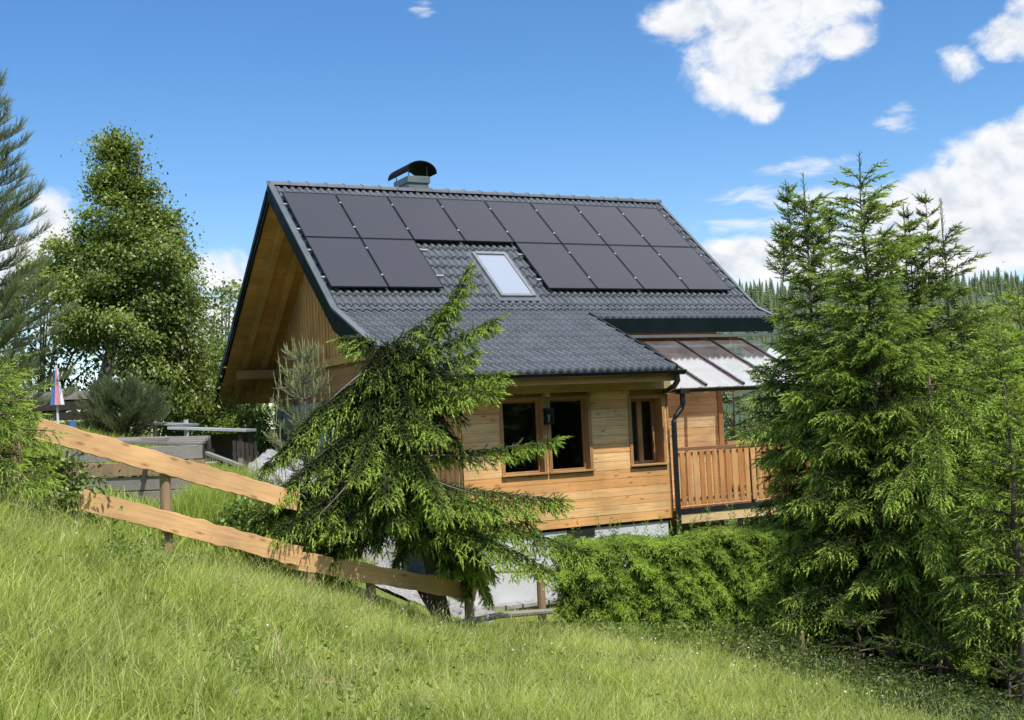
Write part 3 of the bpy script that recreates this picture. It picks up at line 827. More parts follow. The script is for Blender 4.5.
mb.box((WX1 - .03, WY + .035, 1.25), (WX1, MY, 3.75), .6)
mb.box((WX0 + .04, MY + .034, 1.3), (MX1 - .03, MY + .2, 4.8), .5)
mb.box((MX1 - .03, MY + .034, 1.3), (MX1, FY, 4.8), .5)
mb.box((WX0 + .05, WY + .31, 1.2), (WX1 - .03, MY, 1.25), .5)
mb.build('wall_backing', M['trim'], wall)
mb = MB(); mb.box((WX1 - .005, WY - .02, 1.25), (WX1 + .03, WY + .09, 3.6), .35); mb.build('corner_board', M['trim'], wall); mb = MB(); mb.box((MX1 - .1, MY - .024, 1.3), (MX1 + .025, MY - .002, 4.75), .7)
mb.build('corner_board', M['trim'], wall)
mb = MB(); mb.box((WX0 - 1.0, WY - .16, 3.58), (WX1 + .02, WY + .05, 3.815), .25)
bevel(mb.build('wall_plate', M['plate'], wall))
for x in (1.5, 2.71, 3.66, 4.32, 5.18):
    mb = MB()
    mb.box((x - .05, WY - .12, 3.515), (x + .05, WY - .004, 3.578), .1)
    bevel(mb.build('rafter_tail', M['plate'], wall))
mb = MB(); mb.box((WX0 - .005, WY + .05, 1.2), (WX1, WY + .1, 1.249)); mb.build('base_flashing', M['gutter'], wall)
# rooms lined near-black to paint their shade
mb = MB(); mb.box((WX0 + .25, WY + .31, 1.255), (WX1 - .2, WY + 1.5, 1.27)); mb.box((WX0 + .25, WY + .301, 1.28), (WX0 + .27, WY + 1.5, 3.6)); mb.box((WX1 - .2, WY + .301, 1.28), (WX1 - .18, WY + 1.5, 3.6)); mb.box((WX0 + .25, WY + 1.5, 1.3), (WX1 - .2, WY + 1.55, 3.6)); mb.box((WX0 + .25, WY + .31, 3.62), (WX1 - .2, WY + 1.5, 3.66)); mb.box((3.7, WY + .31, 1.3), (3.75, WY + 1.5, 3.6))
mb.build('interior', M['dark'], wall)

# ---- windows
def window(c, depth, sash, deep):
    x0, x1, z0, z1 = c
    mb = MB(); f = .045
    # jamb lining, sitting proud of the boards
    y0 = WY - .025; y1 = WY + depth
    mb.box((x0, y0, z0), (x0 + .03, y1, z1), .4); mb.box((x1 - .03, y0, z0), (x1, y1, z1), .55)
    mb.box((x0 + .03, y0, z1 - .03), (x1 - .03, y1, z1), .5)
    # casing on the face
    mb.box((x0 - .03, y0, z0 - .02), (x0 - .001, WY - .006, z1), .45); mb.box((x1 + .001, y0, z0 - .02), (x1 + .03, WY - .006, z1), .4)
    mb.box((x0 - .03, y0 + .002, z1 + .001), (x1 + .03, WY - .006, z1 + .03), .7)
    w = mb.build('window', M['trim'], wall if False else house); bevel(w, .004, 2)
    mb = MB(); a0, a1, b0, b1 = x0 + .03, x1 - .03, z0 + .0, z1 - .03
    ys = y1 - .07
    sw = .028 if not sash else .05
    mb.box((a0, ys, b0), (a0 + sw, y1, b1), .3); mb.box((a1 - sw, ys, b0), (a1, y1, b1), .3)
    mb.box((a0 + sw, ys, b1 - sw), (a1 - sw, y1, b1), .3); mb.box((a0 + sw, ys, b0), (a1 - sw, y1, b0 + sw), .3)
    if sash:
        xm = a0 + (a1 - a0) * .5
        mb.box((xm - .05, ys - .012, b0 + .002), (xm + .05, y1, b1), .4)
    bevel(mb.build('frame', M['trim'], w), .005, 2)
    mb = MB(); mb.add([(a0 + sw, y1 - .03, b0 + sw), (a1 - sw, y1 - .03, b0 + sw), (a1 - sw, y1 - .03, b1 - sw), (a0 + sw, y1 - .03, b1 - sw)], [(0, 1, 2, 3)])
    mb.build('pane', M['glass'], w)
    mb = MB(); mb.box((x0 - .04, WY - .06, z0 - .035), (x1 + .04, y1 - .07, z0 - .001), .15)
    bevel(mb.build('sill', M['trimx'], w), .006, 2)
    return w
window(WIN[0], .20, False, True); window(WIN[1], .20, False, True)
w3 = window(WIN[2], .30, True, True)
mb = MB()
for i in range(26):
    x = 4.48 + i * .022
    mb.tube([(x, WY + .52 + .02 * math.sin(i * 2.1), 2.2), (x, WY + .52 + .02 * math.sin(i * 2.1), 3.4)], .017, 6)
mb.build('curtain', M['curtain'], w3)
# lantern on the post between the windows
mb = MB(); lx, ly, lz = 2.71, WY - .11, 3.17
mb.box((lx - .07, ly - .055, lz - .13), (lx + .07, ly + .055, lz - .105)); mb.box((lx - .08, ly - .06, lz + .10), (lx + .08, ly + .065, lz + .15))
for sx in (-1, 1):
    for sy in (-1, 1): mb.box((lx + sx * .06 - .01, ly + sy * .045 - .01, lz - .105), (lx + sx * .06 + .01, ly + sy * .045 + .01, lz + .10))
mb.box((lx - .045, ly + .05, lz - .12), (lx + .045, ly + .10, lz + .13))
lamp = mb.build('wall_lantern', M['lamp'], house)
mb = MB(); mb.box((lx - .058, ly - .04, lz - .1), (lx + .058, ly + .04, lz + .1)); mb.build('lantern_glass', M['glass'], lamp)
mb = MB(); mb.tube([(lx, ly, lz - .09), (lx, ly, lz + .04)], .018, 8); mb.build('bulb', M['whitepaint'], lamp)

# ---- gable wall (faces left): upright boards above the ledge
def under(y):
    if y >= RIDGE[0]: return RIDGE[1] - (y - RIDGE[0]) * sa / ca - .25
    if y >= KINK[0]: return RIDGE[1] - (RIDGE[0] - y) * sa / ca - .21
    return KINK[1] - (KINK[0] - y) * sb / cb - .19
mb = MB(); y = WY; i = 0
while y < FY - .02:
    w_ = .135 if i % 2 == 0 else .055
    y1 = min(y + w_, FY)
    xo = WX0 if i % 2 == 0 else WX0 - .022
    lo = 4.62 if y > MY - .4 else 1.25
    t0, t1 = under(y), under(y1)
    if min(t0, t1) > lo + .05:
        # a board: closed outline in y,z pulled along x
        mb.prism([(y + .003, lo), (y1 - .003, lo), (y1 - .003, t1), (y + .003, t0)], xo, WX0 + .03)
    y = y1; i += 1
gable = mb.build('gable_wall', M['gableboard'], house)
mb = MB(); mb.box((WX0 - .10, MY - .45, 4.45), (WX0 + .03, FY, 4.615), .4); bevel(mb.build('ledge_beam', M['rafter'], gable))
mb = MB(); boards_z = 3.75
zz = 3.75
while zz < 4.44:
    mb.box((WX0 - .002, MY - .4, zz + .002), (WX0 + .03, FY - .3, min(zz + .16, 4.448) - .002)); zz += .16
mb.build('lower_boards', M['trim'], gable)
mb = MB(); mb.box((WX0 + .032, WY + .05, 1.3), (WX0 + .2, MY, 3.72), .6)
prof = [(MY, 3.7), (FY, 3.7), (FY, under(FY)), (RIDGE[0], under(RIDGE[0])), (KINK[0], under(KINK[0])), (WY + .1, under(WY + .1)), (WY + .1, 3.7)]
mb.prism(prof, WX0 + .032, WX0 + .1, .6)
mb.build('gable_backing', M['trim'], gable)
# small shutter with its bracket
mb = MB(); mb.box((WX0 - .045, -.95, 4.66), (WX0 - .024, -.42, 5.75), .8); mb.build('shutter', M['darkwood'], gable)
mb = MB(); mb.box((WX0 - .09, -1.15, 4.68), (WX0 - .025, -.2, 4.74)); mb.box((WX0 - .09, -1.02, 4.75), (WX0 - .047, -.96, 5.2)); mb.build('bracket', M['gutter'], gable)

# ---- basement
mb = MB()
mb.box((WX0 + .03, WY + .06, -.9), (WX1 - .05, WY + .26, 1.2))
mb.box((WX0 + .03, WY + .26, -.9), (WX0 + .23, FY, 1.25)); mb.box((WX0 + .03, MY + .003, 1.25), (WX0 + .25, FY - .003, 3.748))
mb.box((WX0 + .23, MY + .04, -1.2), (MX1 - .05, MY + .22, 1.25))
mb.box((WX1 - .25, WY + .26, -1.2), (WX1 - .05, MY, 1.2))
base = mb.build('basement_wall', M['plaster'], house)
mb = MB(); x0 = WX0
mb.box((x0 + .0, -2.95, .62), (x0 + .028, -1.95, 1.14)); bw = mb.build('basement_window', M['whitepaint'], base)
mb = MB(); mb.box((x0 - .012, -2.86, .70), (x0 - .002, -2.50, 1.06)); mb.box((x0 - .012, -2.40, .70), (x0 - .002, -2.04, 1.06)); mb.build('pane', M['glass'], bw)
# dark strip painting the shadow gap under the bay siding
mb = MB(); mb.box((3.05, WY + .035, 1.06), (3.6, WY + .058, 1.2)); mb.build('shadow_strip', M['dark'], base)

# ---- balcony
BX0, BX1, BYF = 5.34, 10.0, -5.68
mb = MB(); mb.box((BX0, BYF, 1.13), (BX1, BYF + .06, 1.31), .1); bal = mb.build('balcony', M['sidingpale'], house); bevel(bal)
mb = MB(); mb.box((BX0, BYF - .02, 1.315), (BX1, BYF + .10, 1.40)); mb.build('edge_profile', M['gutter'], bal)
mb = MB(); mb.box((BX0, BYF + .11, 1.31), (BX1, MY - .01, 1.36), .5)
for x in np.arange(BX0 + .3, BX1, .7): mb.box((x - .05, BYF + .07, 1.12), (x + .05, MY - .02, 1.305), .4)
mb.build('deck', M['balcony'], bal)
mb = MB(); mb.box((BX0 - .02, BYF - .02, 2.44), (BX1 + .03, BYF + .10, 2.50), .5); mb.box((BX0, BYF + .02, 2.34), (BX1, BYF + .06, 2.40), .5); mb.box((BX0, BYF + .02, 1.52), (BX1, BYF + .06, 1.58), .5)
bevel(mb.build('handrail', M['rail'], bal), .006)
mb = MB(); mb.box((BX1 - .06, BYF + .1, 2.44), (BX1 + .03, MY - .1, 2.50), .3); mb.box((MX1 + .03, MY - .12, 2.40), (BX1 + .03, MY - .03, 2.47), .1); mb.box((MX1 + .03, MY - .1, 1.5), (BX1, MY - .06, 1.56), .3)
bevel(mb.build('handrail', M['trimx'], bal), .006)
for x in (BX0 + 1.78, BX0 + 3.4, BX1 - .06):
    mb = MB(); mb.box((x - .04, BYF + .065, 1.36), (x + .04, BYF + .135, 2.44), .6); mb.build('post', M['rail'], bal)
    mb = MB(); mb.box((x - .03, BYF + .03, 1.30), (x + .03, BYF + .064, 1.6)); mb.build('post_bracket', M['clamp'], bal)
x = BX0 + .06
while x < BX1 - .1:
    w_ = .105; mb = MB(); t = random.random()
    k = 5; vs = []
    mb.box((x, BYF - .006, 1.45), (x + w_, BYF + .016, 2.42), t)
    o = mb.build('baluster', M['balcony'], bal); bevel(o, .006, 1)
    x += w_ + .042
for y in np.arange(BYF + .25, MY - .15, .147):
    mb = MB(); mb.box((BX1 + .0, y, 1.45), (BX1 + .02, y + .105, 2.42)); mb.build('baluster', M['balcony'], bal)
for x in np.arange(MX1 + .1, BX1 - .1, .147):
    mb = MB(); mb.box((x, MY - .058, 1.45), (x + .105, MY - .04, 2.38)); mb.build('baluster', M['balcony'], bal)
# stacked slate pier below
mb = MB(); z = -.6; r2 = random.Random(3)
while z < 1.1:
    h = r2.uniform(.06, .11); xx = 7.25
    while xx < 8.75:
        w_ = r2.uniform(.2, .55); x2 = min(xx + w_, 8.78)
        mb.box((xx + .006, BYF + .03 + r2.uniform(-.02, .02), z + .006), (x2 - .006, BYF + .4, min(z + h, 1.11) - .004)); xx = x2
    z += h
mb.box((7.3, BYF + .08, -.6), (8.7, BYF + .38, 1.1))
bevel(mb.build('stone_pier', M['stone'], bal), .01, 2)

# ---- glass canopy
mb = MB(); sl = (CTZ - CZ0) / (CTY - CY)
def cz(y): return CZ0 + (y - CY) * sl
mb.add([(5.16, CY - .05, cz(CY - .05)), (9.1, CY - .05, cz(CY - .05)), (9.1, CTY, CTZ), (5.16, CTY, CTZ)], [(0, 1, 2, 3)])
can = mb.build('canopy', M['canopy'], house)
for x in (5.32, 6.15, 7.02, 7.88, 8.7):
    mb = MB(); mb.prism([(CY + .02, cz(CY + .02) + .035), (CTY, CTZ + .035), (CTY, CTZ + .004), (CY + .02, cz(CY + .02) + .004)], x - .028, x + .028); mb.build('glazing_bar', M['gutter'], can)
    mb = MB(); mb.prism([(CY + .05, cz(CY + .05) - .006), (CTY + .3, CTZ + .3 * sl - .006), (CTY + .3, CTZ + .3 * sl - .14), (CY + .05, cz(CY + .05) - .14)], x - .04, x + .04, .3); mb.build('rafter', M['rafter'], can)
mb = MB(); mb.box((5.2, MY - .12, CTZ - .05), (9.0, MY - .002, CTZ + .12), .4); mb.build('canopy_beam', M['rail'], can)
for x in (BX1 - 1.0,):
    mb = MB(); mb.box((x - .06, CY + .02, 1.36), (x + .06, CY + .14, CZ0 - .02), .4); mb.build('canopy_post', M['trim'], can)
x = 5.5
while x < 9.0:
    mb = MB(); mb.box((x, CY - .075, CZ0 - .03), (x + .06, CY - .052, CZ0 - .008)); x += .43
    mb.build('edge_clip', M['clamp'], can)
gutter('canopy_gutter', 5.1, 9.15, CY - .10, CZ0 - .05, .06, can)

# ---- chimney with curved hood
chx0, chx1, chy0, chy1 = 3.06, 3.60, .62, 1.42
mb = MB(); mb.box((chx0 + .03, chy0 + .03, 7.6), (chx1 - .03, chy1 - .03, 8.50)); ch = mb.build('chimney', M['chimney'], house); bevel(ch, .008)
mb = MB(); mb.box((chx0 - .0, chy0 - .0, 8.46), (chx1 + .0, chy1 + .0, 8.60)); mb.box((chx0 + .02, chy0 + .02, 8.60), (chx1 - .02, chy1 - .02, 8.612)); bevel(mb.build('chimney_collar', M['chimney'], ch), .008)
for (x, y) in ((chx0 + .05, chy0 + .05), (chx1 - .05, chy0 + .05), (chx0 + .05, chy1 - .05), (chx1 - .05, chy1 - .05)):
    mb = MB(); mb.tube([(x, y, 8.6), (x, y, 8.84)], .011, 6); mb.build('hood_leg', M['chimney'], ch)
# barrel hood: arch across x, running along y
mb = MB(); k = 14; cx = (chx0 + chx1) / 2 + .02; hw = .35; vs = []
for (y, dz) in ((chy0 - .12, 0), (chy1 + .14, 0)):
    for off in (0, .018):
        for j in range(k + 1):
            t = math.pi * j / k
            x_ = cx - math.cos(t) * (hw + off) 
            vs.append((x_, y, 8.655 + math.sin(t) ** .9 * (.255 + off) + dz))
n = k + 1; fs = []
for j in range(k):
    fs += [(j, j + 1, 2 * n + j + 1, 2 * n + j), (n + j, 3 * n + j, 3 * n + j + 1, n + j + 1), (j, n + j, n + j + 1, j + 1), (2 * n + j, 2 * n + j + 1, 3 * n + j + 1, 3 * n + j)]
mb.add(vs, fs, .5); mb.build('chimney_hood', M['capmetal'], ch)

# ---- roof window
nv = np.array([0, -sa, ca]); dn = np.array([0, -ca, -sa])
def onroof(x, t, h): return np.array([x, RIDGE[0], RIDGE[1]]) + dn * t + nv * h
def rbox(mb, x0, x1, t0, t1, h0, h1, tint=.5):
    vs = [onroof(x, t, h) for h in (h0, h1) for (x, t) in ((x0, t0), (x1, t0), (x1, t1), (x0, t1))]
    mb.add(vs, [(0, 3, 2, 1), (4, 5, 6, 7), (0, 1, 5, 4), (1, 2, 6, 5), (2, 3, 7, 6), (3, 0, 4, 7)], tint)
SX0, SX1, ST0, ST1 = 3.44, 4.22, 2.62, 4.22
mb = MB()
rbox(mb, SX0, SX0 + .07, ST0, ST1, -.02, .10); rbox(mb, SX1 - .07, SX1, ST0, ST1, -.02, .10)
rbox(mb, SX0 + .07, SX1 - .07, ST0, ST0 + .09, -.02, .115); rbox(mb, SX0 + .07, SX1 - .07, ST1 - .08, ST1, -.02, .095)
sk = mb.build('roof_window', M['skyframe'], house); bevel(sk, .008)
mb = MB(); rbox(mb, SX0 + .07, SX1 - .07, ST0 + .09, ST1 - .08, .02, .075); mb.build('pane', M['skyglass'], sk)
mb = MB(); rbox(mb, SX0 - .09, SX0 - .002, ST0 - .06, ST1 + .05, .02, .04); rbox(mb, SX1 + .002, SX1 + .09, ST0 - .06, ST1 + .05, .02, .04); rbox(mb, SX0 - .09, SX1 + .09, ST1 + .002, ST1 + .12, .02, .05); mb.build('flashing', M['ridge'], sk)

# ---- solar panels (thirteen, black)
PW, PH = 1.15, 1.7527
def panel_mesh():
    mb = MB(); w, h, f, t = PW - .022, PH - .022, .016, .034
    mb.box((0, -h, -t), (f, 0, 0)); mb.box((w - f, -h, -t), (w, 0, 0)); mb.box((f, -f, -t), (w - f, 0, 0)); mb.box((f, -h, -t), (w - f, -h + f, 0))
    mb.box((f, -h + f, -t), (w - f, -f, -.03))
    return mb
proto = None
cells = [(i, 0) for i in range(8)] + [(0, 1), (1, 1), (4, 1), (5, 1), (6, 1), (7, 1)]
for (i, j) in cells:
    loc = Vector((i * PW, -j * PH * ca, HZ - j * PH * sa)) - Vector(house.location)
    if proto is None:
        o = panel_mesh().build('solar_panel', M['panelframe'], None); o.parent = house
        g = MB().add([(.016, -.016, -.006), (PW - .038, -.016, -.006), (PW - .038, -PH + .038, -.006), (.016, -PH + .038, -.006)], [(3, 2, 1, 0)]).build('panel_glass', M['panel'], None); g.parent = o
        for y in (-.36, -1.32):
            mb = MB(); mb.box((PW - .03, y - .022, -.02), (PW + .008, y + .022, .006))
            cl = mb.build('clamp', M['clamp'], None); cl.parent = o
        proto = o
    else:
        o = copy_tree(proto, house)
    o.location = loc; o.rotation_euler = (A, 0, 0)
# mounting rails poking out at the free edges
def rail(x0, x1, t):
    mb = MB(); rbox(mb, x0, x1, t - .02, t + .02, .035, .09); mb.build('mounting_rail', M['clamp'], house)
T0 = .52 + .0
for t in (.42, 1.38, 2.15, 3.1): rail(-.065, .1, T0 + t)
for t in (2.05, 3.0): rail(2.25, 2.47, T0 + t); 
for t in (2.15, 3.1): rail(4.5, 4.7, T0 + t)

# paving strip at the foot of the white wall
mb = MB(); x = 1.0; r3 = random.Random(8)
while x < 5.1:
    w_ = r3.uniform(.3, .5); mb.box((x, WY - .22, .02), (x + w_ - .03, WY + .05, .10 + r3.uniform(-.01, .01))); x += w_
pv = mb.build('edging_stones', M['rubble'], None); bevel(pv, .01, 2)
tag(pv, 'pale edging stones along the foot of the white basement wall', 'edging')

# ================================================================== FENCE
def ray_len(p, q): return float(np.linalg.norm(np.array(q) - np.array(p)))
def waney_board(p, q, wid, th, seed, name, parent):
    """live-edge plank from p to q: ragged outline, own local axis along the board"""
    r = np.random.default_rng(seed); p, q = np.array(p, float), np.array(q, float)
    ln = ray_len(p, q); n = int(ln / .022)
    x = np.linspace(0, ln, n)
    def edge(amp):
        e = np.zeros(n)
        for k in range(7): e += r.normal() * np.sin(x * r.uniform(3, 9) * (1 + k * .7) + r.uniform(0, 6)) / (1 + k * .22)
        e *= amp / (np.abs(e).max() + 1e-6)
        for k in range(int(ln * 1.3)):
            c = r.uniform(.1, ln - .1); e += r.uniform(.3, 1.6) * amp * np.exp(-((x - c) / r.uniform(.04, .09)) ** 2)
        return e
    top = wid / 2 + edge(wid * .045); bot = -wid / 2 - edge(wid * .04)
    vs = []; fs = []
    for yy in (-th / 2, th / 2):
        vs += [(xx, yy, z) for xx, z in zip(x, bot)] + [(xx, yy, z) for xx, z in zip(x, top - (.012 if yy > 0 else 0))]
    N2 = 2 * n
    for i in range(n - 1):
        fs += [(i, i + 1, n + i + 1, n + i), (N2 + i, N2 + n + i, N2 + n + i + 1, N2 + i + 1), (n + i, n + i + 1, N2 + n + i + 1, N2 + n + i), (i, N2 + i, N2 + i + 1, i + 1)]
    fs += [(0, n, N2 + n, N2), (n - 1, N2 + n - 1, N2 + 2 * n - 1, 2 * n - 1)]
    me = bpy.data.meshes.new(name); me.from_pydata(vs, [], fs)
    at = me.attributes.new('tint', 'FLOAT', 'POINT'); at.data.foreach_set('value', np.full(len(vs), r.uniform(.1, .9), dtype=np.float32))
    me.materials.append(M['fence']); me.update()
    o = bpy.data.objects.new(name, me); col.objects.link(o)
    d = (q - p) / ln; zax = np.array([0, 0, 1.0]); zax = zax - d * zax.dot(d); zax /= np.linalg.norm(zax); yax = np.cross(zax, d)
    o.matrix_world = Matrix(((d[0], yax[0], zax[0], p[0]), (d[1], yax[1], zax[1], p[1]), (d[2], yax[2], zax[2], p[2]), (0, 0, 0, 1)))
    if parent is not None:
        o.parent = parent; o.matrix_parent_inverse = Matrix.Translation(-Vector(parent.location))
    return bevel(o, .006, 2)

fence = empty('plank_fence', G(-2.5, 14.6), 'rustic fence of broad fresh live-edge planks running down the grass slope', 'fence')
waney_board(SD(-4.78, 12.52, 3.29), SD(-2.56, 14.55, 2.32), .215, .045, 21, 'upper_plank', fence)
waney_board(SD(-4.47, 12.82, 2.55), SD(-2.54, 14.46, 1.70), .215, .045, 22, 'lower_plank', fence)
waney_board(SD(-2.74, 14.42, 1.70), SD(-.60, 15.92, .99), .215, .045, 23, 'lower_plank', fence)
for (s, d, z0, z1, r) in ((-3.80, 13.52, 1.3, 2.86, .062), (-2.47, 14.66, .9, 1.66, .06), (-1.83, 15.15, .6, 1.33, .06), (-.70, 16.06, .1, 1.62, .062), (-4.95, 12.4, 2.2, 3.3, .06)):
    mb = MB(); a, b = SD(s, d, z0), SD(s, d, z1)
    mb.tube([a, (a + b) / 2 + np.array([.006, .004, 0]), b], [r * 1.05, r, r * .93], 10); mb.build('post', M['post'], fence, smooth=False)

pf = empty('pole_fence', G(.22, 16.5), 'weathered pole fence section with two thin rails beside the hedge', 'fence')
mb = MB(); a, b = SD(.21, 16.52, -.1), SD(.235, 16.52, 1.18); mb.tube([a, (a + b) / 2 + [.01, 0, 0], b], [.062, .058, .052], 10); mb.build('post', M['post'], pf)
mb = MB(); mb.tube([SD(-.72, 16.0, 1.20), SD(-.3, 16.2, 1.21), SD(.34, 16.5, 1.14)], [.022, .02, .018], 7); mb.build('rail', M['post'], pf)
mb = MB(); mb.tube([SD(-.90, 15.86, .61), SD(-.3, 16.15, .66), SD(.36, 16.46, .63)], [.045, .042, .036], 8); mb.build('rail', M['greywood'], pf)
mb = MB()
for k in range(6): mb.tube([SD(-.77, 15.99, .56 + k * .018), SD(-.70, 15.93, .57 + k * .018), SD(-.63, 15.99, .575 + k * .018)], .008, 5)
mb.build('tie', M['post'], pf)
hp = MB(); a, b = SD(3.5, 16.15, -.35), SD(3.52, 16.15, .45); hp.tube([a, b], [.055, .048], 9)
tag(hp.build('fence_post', M['post'], None), 'short grey wooden post standing at the shaded end of the hedge', 'post')
pk = MB(); pk.obox(SD(-1.30, 16.5, 1.02), SD(-.9, 16.25, .30), .2, .03, up=FH)
tag(pk.build('dark_plank', M['darkwood'], None), 'dark plank leaning below the shaded end of the plank fence', 'plank')
gp = MB(); gp.tube([SD(-3.16, 13.25, gz(-3.16, 13.25) + .14), SD(-2.5, 13.72, gz(-2.5, 13.72) + .12)], .035, 8)
tag(gp.build('grey_pole', M['greywood'], None), 'bare grey pole lying in the grass below the plank fence', 'pole')

# ================================================================== GARDEN BEHIND THE FENCE
rb = empty('raised_bed', G(-5.2, 17), 'raised bed walled with weathered grey planks behind the fence', 'raised bed')
for k in range(6):
    z = 1.85 + k * .20
    mb = MB(); mb.obox(SD(-6.3 + .03 * k, 17.0 + .03 * (k % 2), z + .09), SD(-4.12 - .03 * k, 17.05 + .03 * (k % 2), z + .07), .05, .185)
    bevel(mb.build('plank', M['greywood'] if k not in (4,) else M['post'], rb), .006)
for s in (-6.0, -5.1, -4.3):
    mb = MB(); mb.obox(SD(s, 17.10, 1.6), SD(s, 17.10, 3.02), .09, .08, up=FH); mb.build('post', M['darkwood'], rb)
mb = MB(); mb.obox(SD(-5.0, 16.93, 2.78), SD(-5.06, 16.93, 2.55), .06, .03, up=FH); mb.build('brace', M['darkwood'], rb)
soil = MB(); soil.add([SD(-6.25, 17.1, 2.8), SD(-4.3, 17.1, 2.75), SD(-4.3, 18.2, 2.75), SD(-6.25, 18.2, 2.8)], [(0, 1, 2, 3)]); soil.build('soil', M['rubble'], rb)
tb = empty('plank_table', G(-5.0, 18.0), 'grey plank table top standing behind the raised bed', 'table')
for k in range(4):
    mb = MB(); mb.obox(SD(-5.75, 17.3 + k * .22, 3.13 + .006 * k), SD(-4.35 - .02 * k, 17.38 + k * .22, 3.02 + .03 * k), .21, .045)
    bevel(mb.build('top_plank', M['greywood'], tb), .006)
for (s, d) in ((-5.5, 17.4), (-4.6, 17.4), (-5.5, 18.0), (-4.6, 18.0)):
    mb = MB(); mb.tube([SD(s, d, gz(s, d) - .1), SD(s, d, 3.03)], .04, 8); mb.build('leg', M['darkwood'], tb)
bt = MB(); bt.obox(SD(-5.2, 17.5, 3.13), SD(-4.86, 17.5, 3.11), .2, .05); tag(bevel(bt.build('board_offcut', M['greywood'], None)), 'short pale board lying on the grey plank table', 'board')
# low shed with a flat metal roof
sh = empty('shed', G(-5.1, 22.4), 'low dark shed with a flat pale metal roof below the eave', 'shed')
mb = MB(); mb.obox(SD(-6.1, 22.4, 3.30), SD(-4.72, 22.4, 3.19), .9, .05); bevel(mb.build('roof', M['alusheet'], sh), .006)
mb = MB(); mb.obox(SD(-5.95, 22.8, 2.55), SD(-4.8, 22.8, 2.55), .05, 1.2); mb.obox(SD(-5.95, 22.0, 2.45), SD(-5.3, 22.0, 2.45), .05, .9); mb.build('wall', M['darkwood'], sh)
for (s, d) in ((-5.95, 22.05), (-4.85, 22.05), (-5.4, 22.05), (-4.85, 22.75)):
    mb = MB(); mb.tube([SD(s, d, 1.9), SD(s, d, 3.18)], .045, 6); mb.build('post', M['darkwood'], sh)
mr = MB(); mr.obox(SD(-7.0, 24.2, 3.42), SD(-6.2, 24.0, 3.36), .6, .04)
for s in (-6.9, -6.3): mr.tube([SD(s, 24.0, 2.5), SD(s, 24.0, 3.46)], .05, 6)
tag(mr.build('lean_to_roof', M['alusheet'], None), 'thin pale sheet roof on posts behind the shed', 'roof')
pg = empty('picket_gate', G(-4.5, 21), 'small dark picket gate beside the shed', 'gate')
for k in range(6):
    s = -4.72 + k * .075; mb = MB(); mb.obox(SD(s, 21.0 - .02 * k, 2.15), SD(s, 21.0 - .02 * k, 3.03 - .015 * k), .052, .02, up=FH); mb.build('picket', M['darkwood'], pg)
mb = MB(); mb.obox(SD(-4.76, 21.02, 2.4), SD(-4.3, 20.92, 2.4), .03, .06); mb.obox(SD(-4.76, 21.02, 2.8), SD(-4.3, 20.92, 2.8), .03, .06); mb.build('rail', M['darkwood'], pg)
# junk plank by the gate
jp = MB(); jp.obox(SD(-4.95, 20.0, 2.86), SD(-4.3, 19.7, 2.62), .1, .05); jp.obox(SD(-4.34, 19.8, 2.3), SD(-4.36, 19.8, 2.75), .07, .05, up=FH)
tag(bevel(jp.build('sawhorse_board', M['greywood'], None), .004), 'pale board propped on a short upright near the picket gate', 'board')
# pale gravel bank
gv = []
S_, D_ = np.meshgrid(np.linspace(-4.3, -2.0, 24), np.linspace(19.0, 22.5, 26))
Zb = np.maximum(ground_z(S_, D_) + .04, 2.95 - (S_ + 4.3) * .42 - .12 * np.abs(D_ - 20.8)) + rng.uniform(-.02, .02, S_.shape)
edge = np.minimum(np.minimum(S_ + 4.3, -2.0 - S_), np.minimum(D_ - 19.0, 22.5 - D_)); Zb = np.where(edge < .1, ground_z(S_, D_) - .1, Zb)
V = CAM[None] * [1, 1, 0] + S_.ravel()[:, None] * RH + D_.ravel()[:, None] * FH; V[:, 2] = Zb.ravel()
i = np.arange(24 * 26).reshape(26, 24); Q = np.stack([i[:-1, :-1], i[:-1, 1:], i[1:, 1:], i[1:, :-1]], -1).reshape(-1, 4)
o = np_mesh('gravel_bank', V, None, np.zeros(len(V)), M['gravel'], quads=Q, smooth=True); tag(o, 'pale gravel bank beside the picket gate', None, None, 'structure')
gbr = MB(); gbr.obox(SD(-4.3, 19.3, 2.40), SD(-3.3, 19.3, 2.36), .05, .07); tag(gbr.build('edge_rail', M['alusheet'], None), 'thin grey edging rail along the foot of the gravel bank', 'rail')
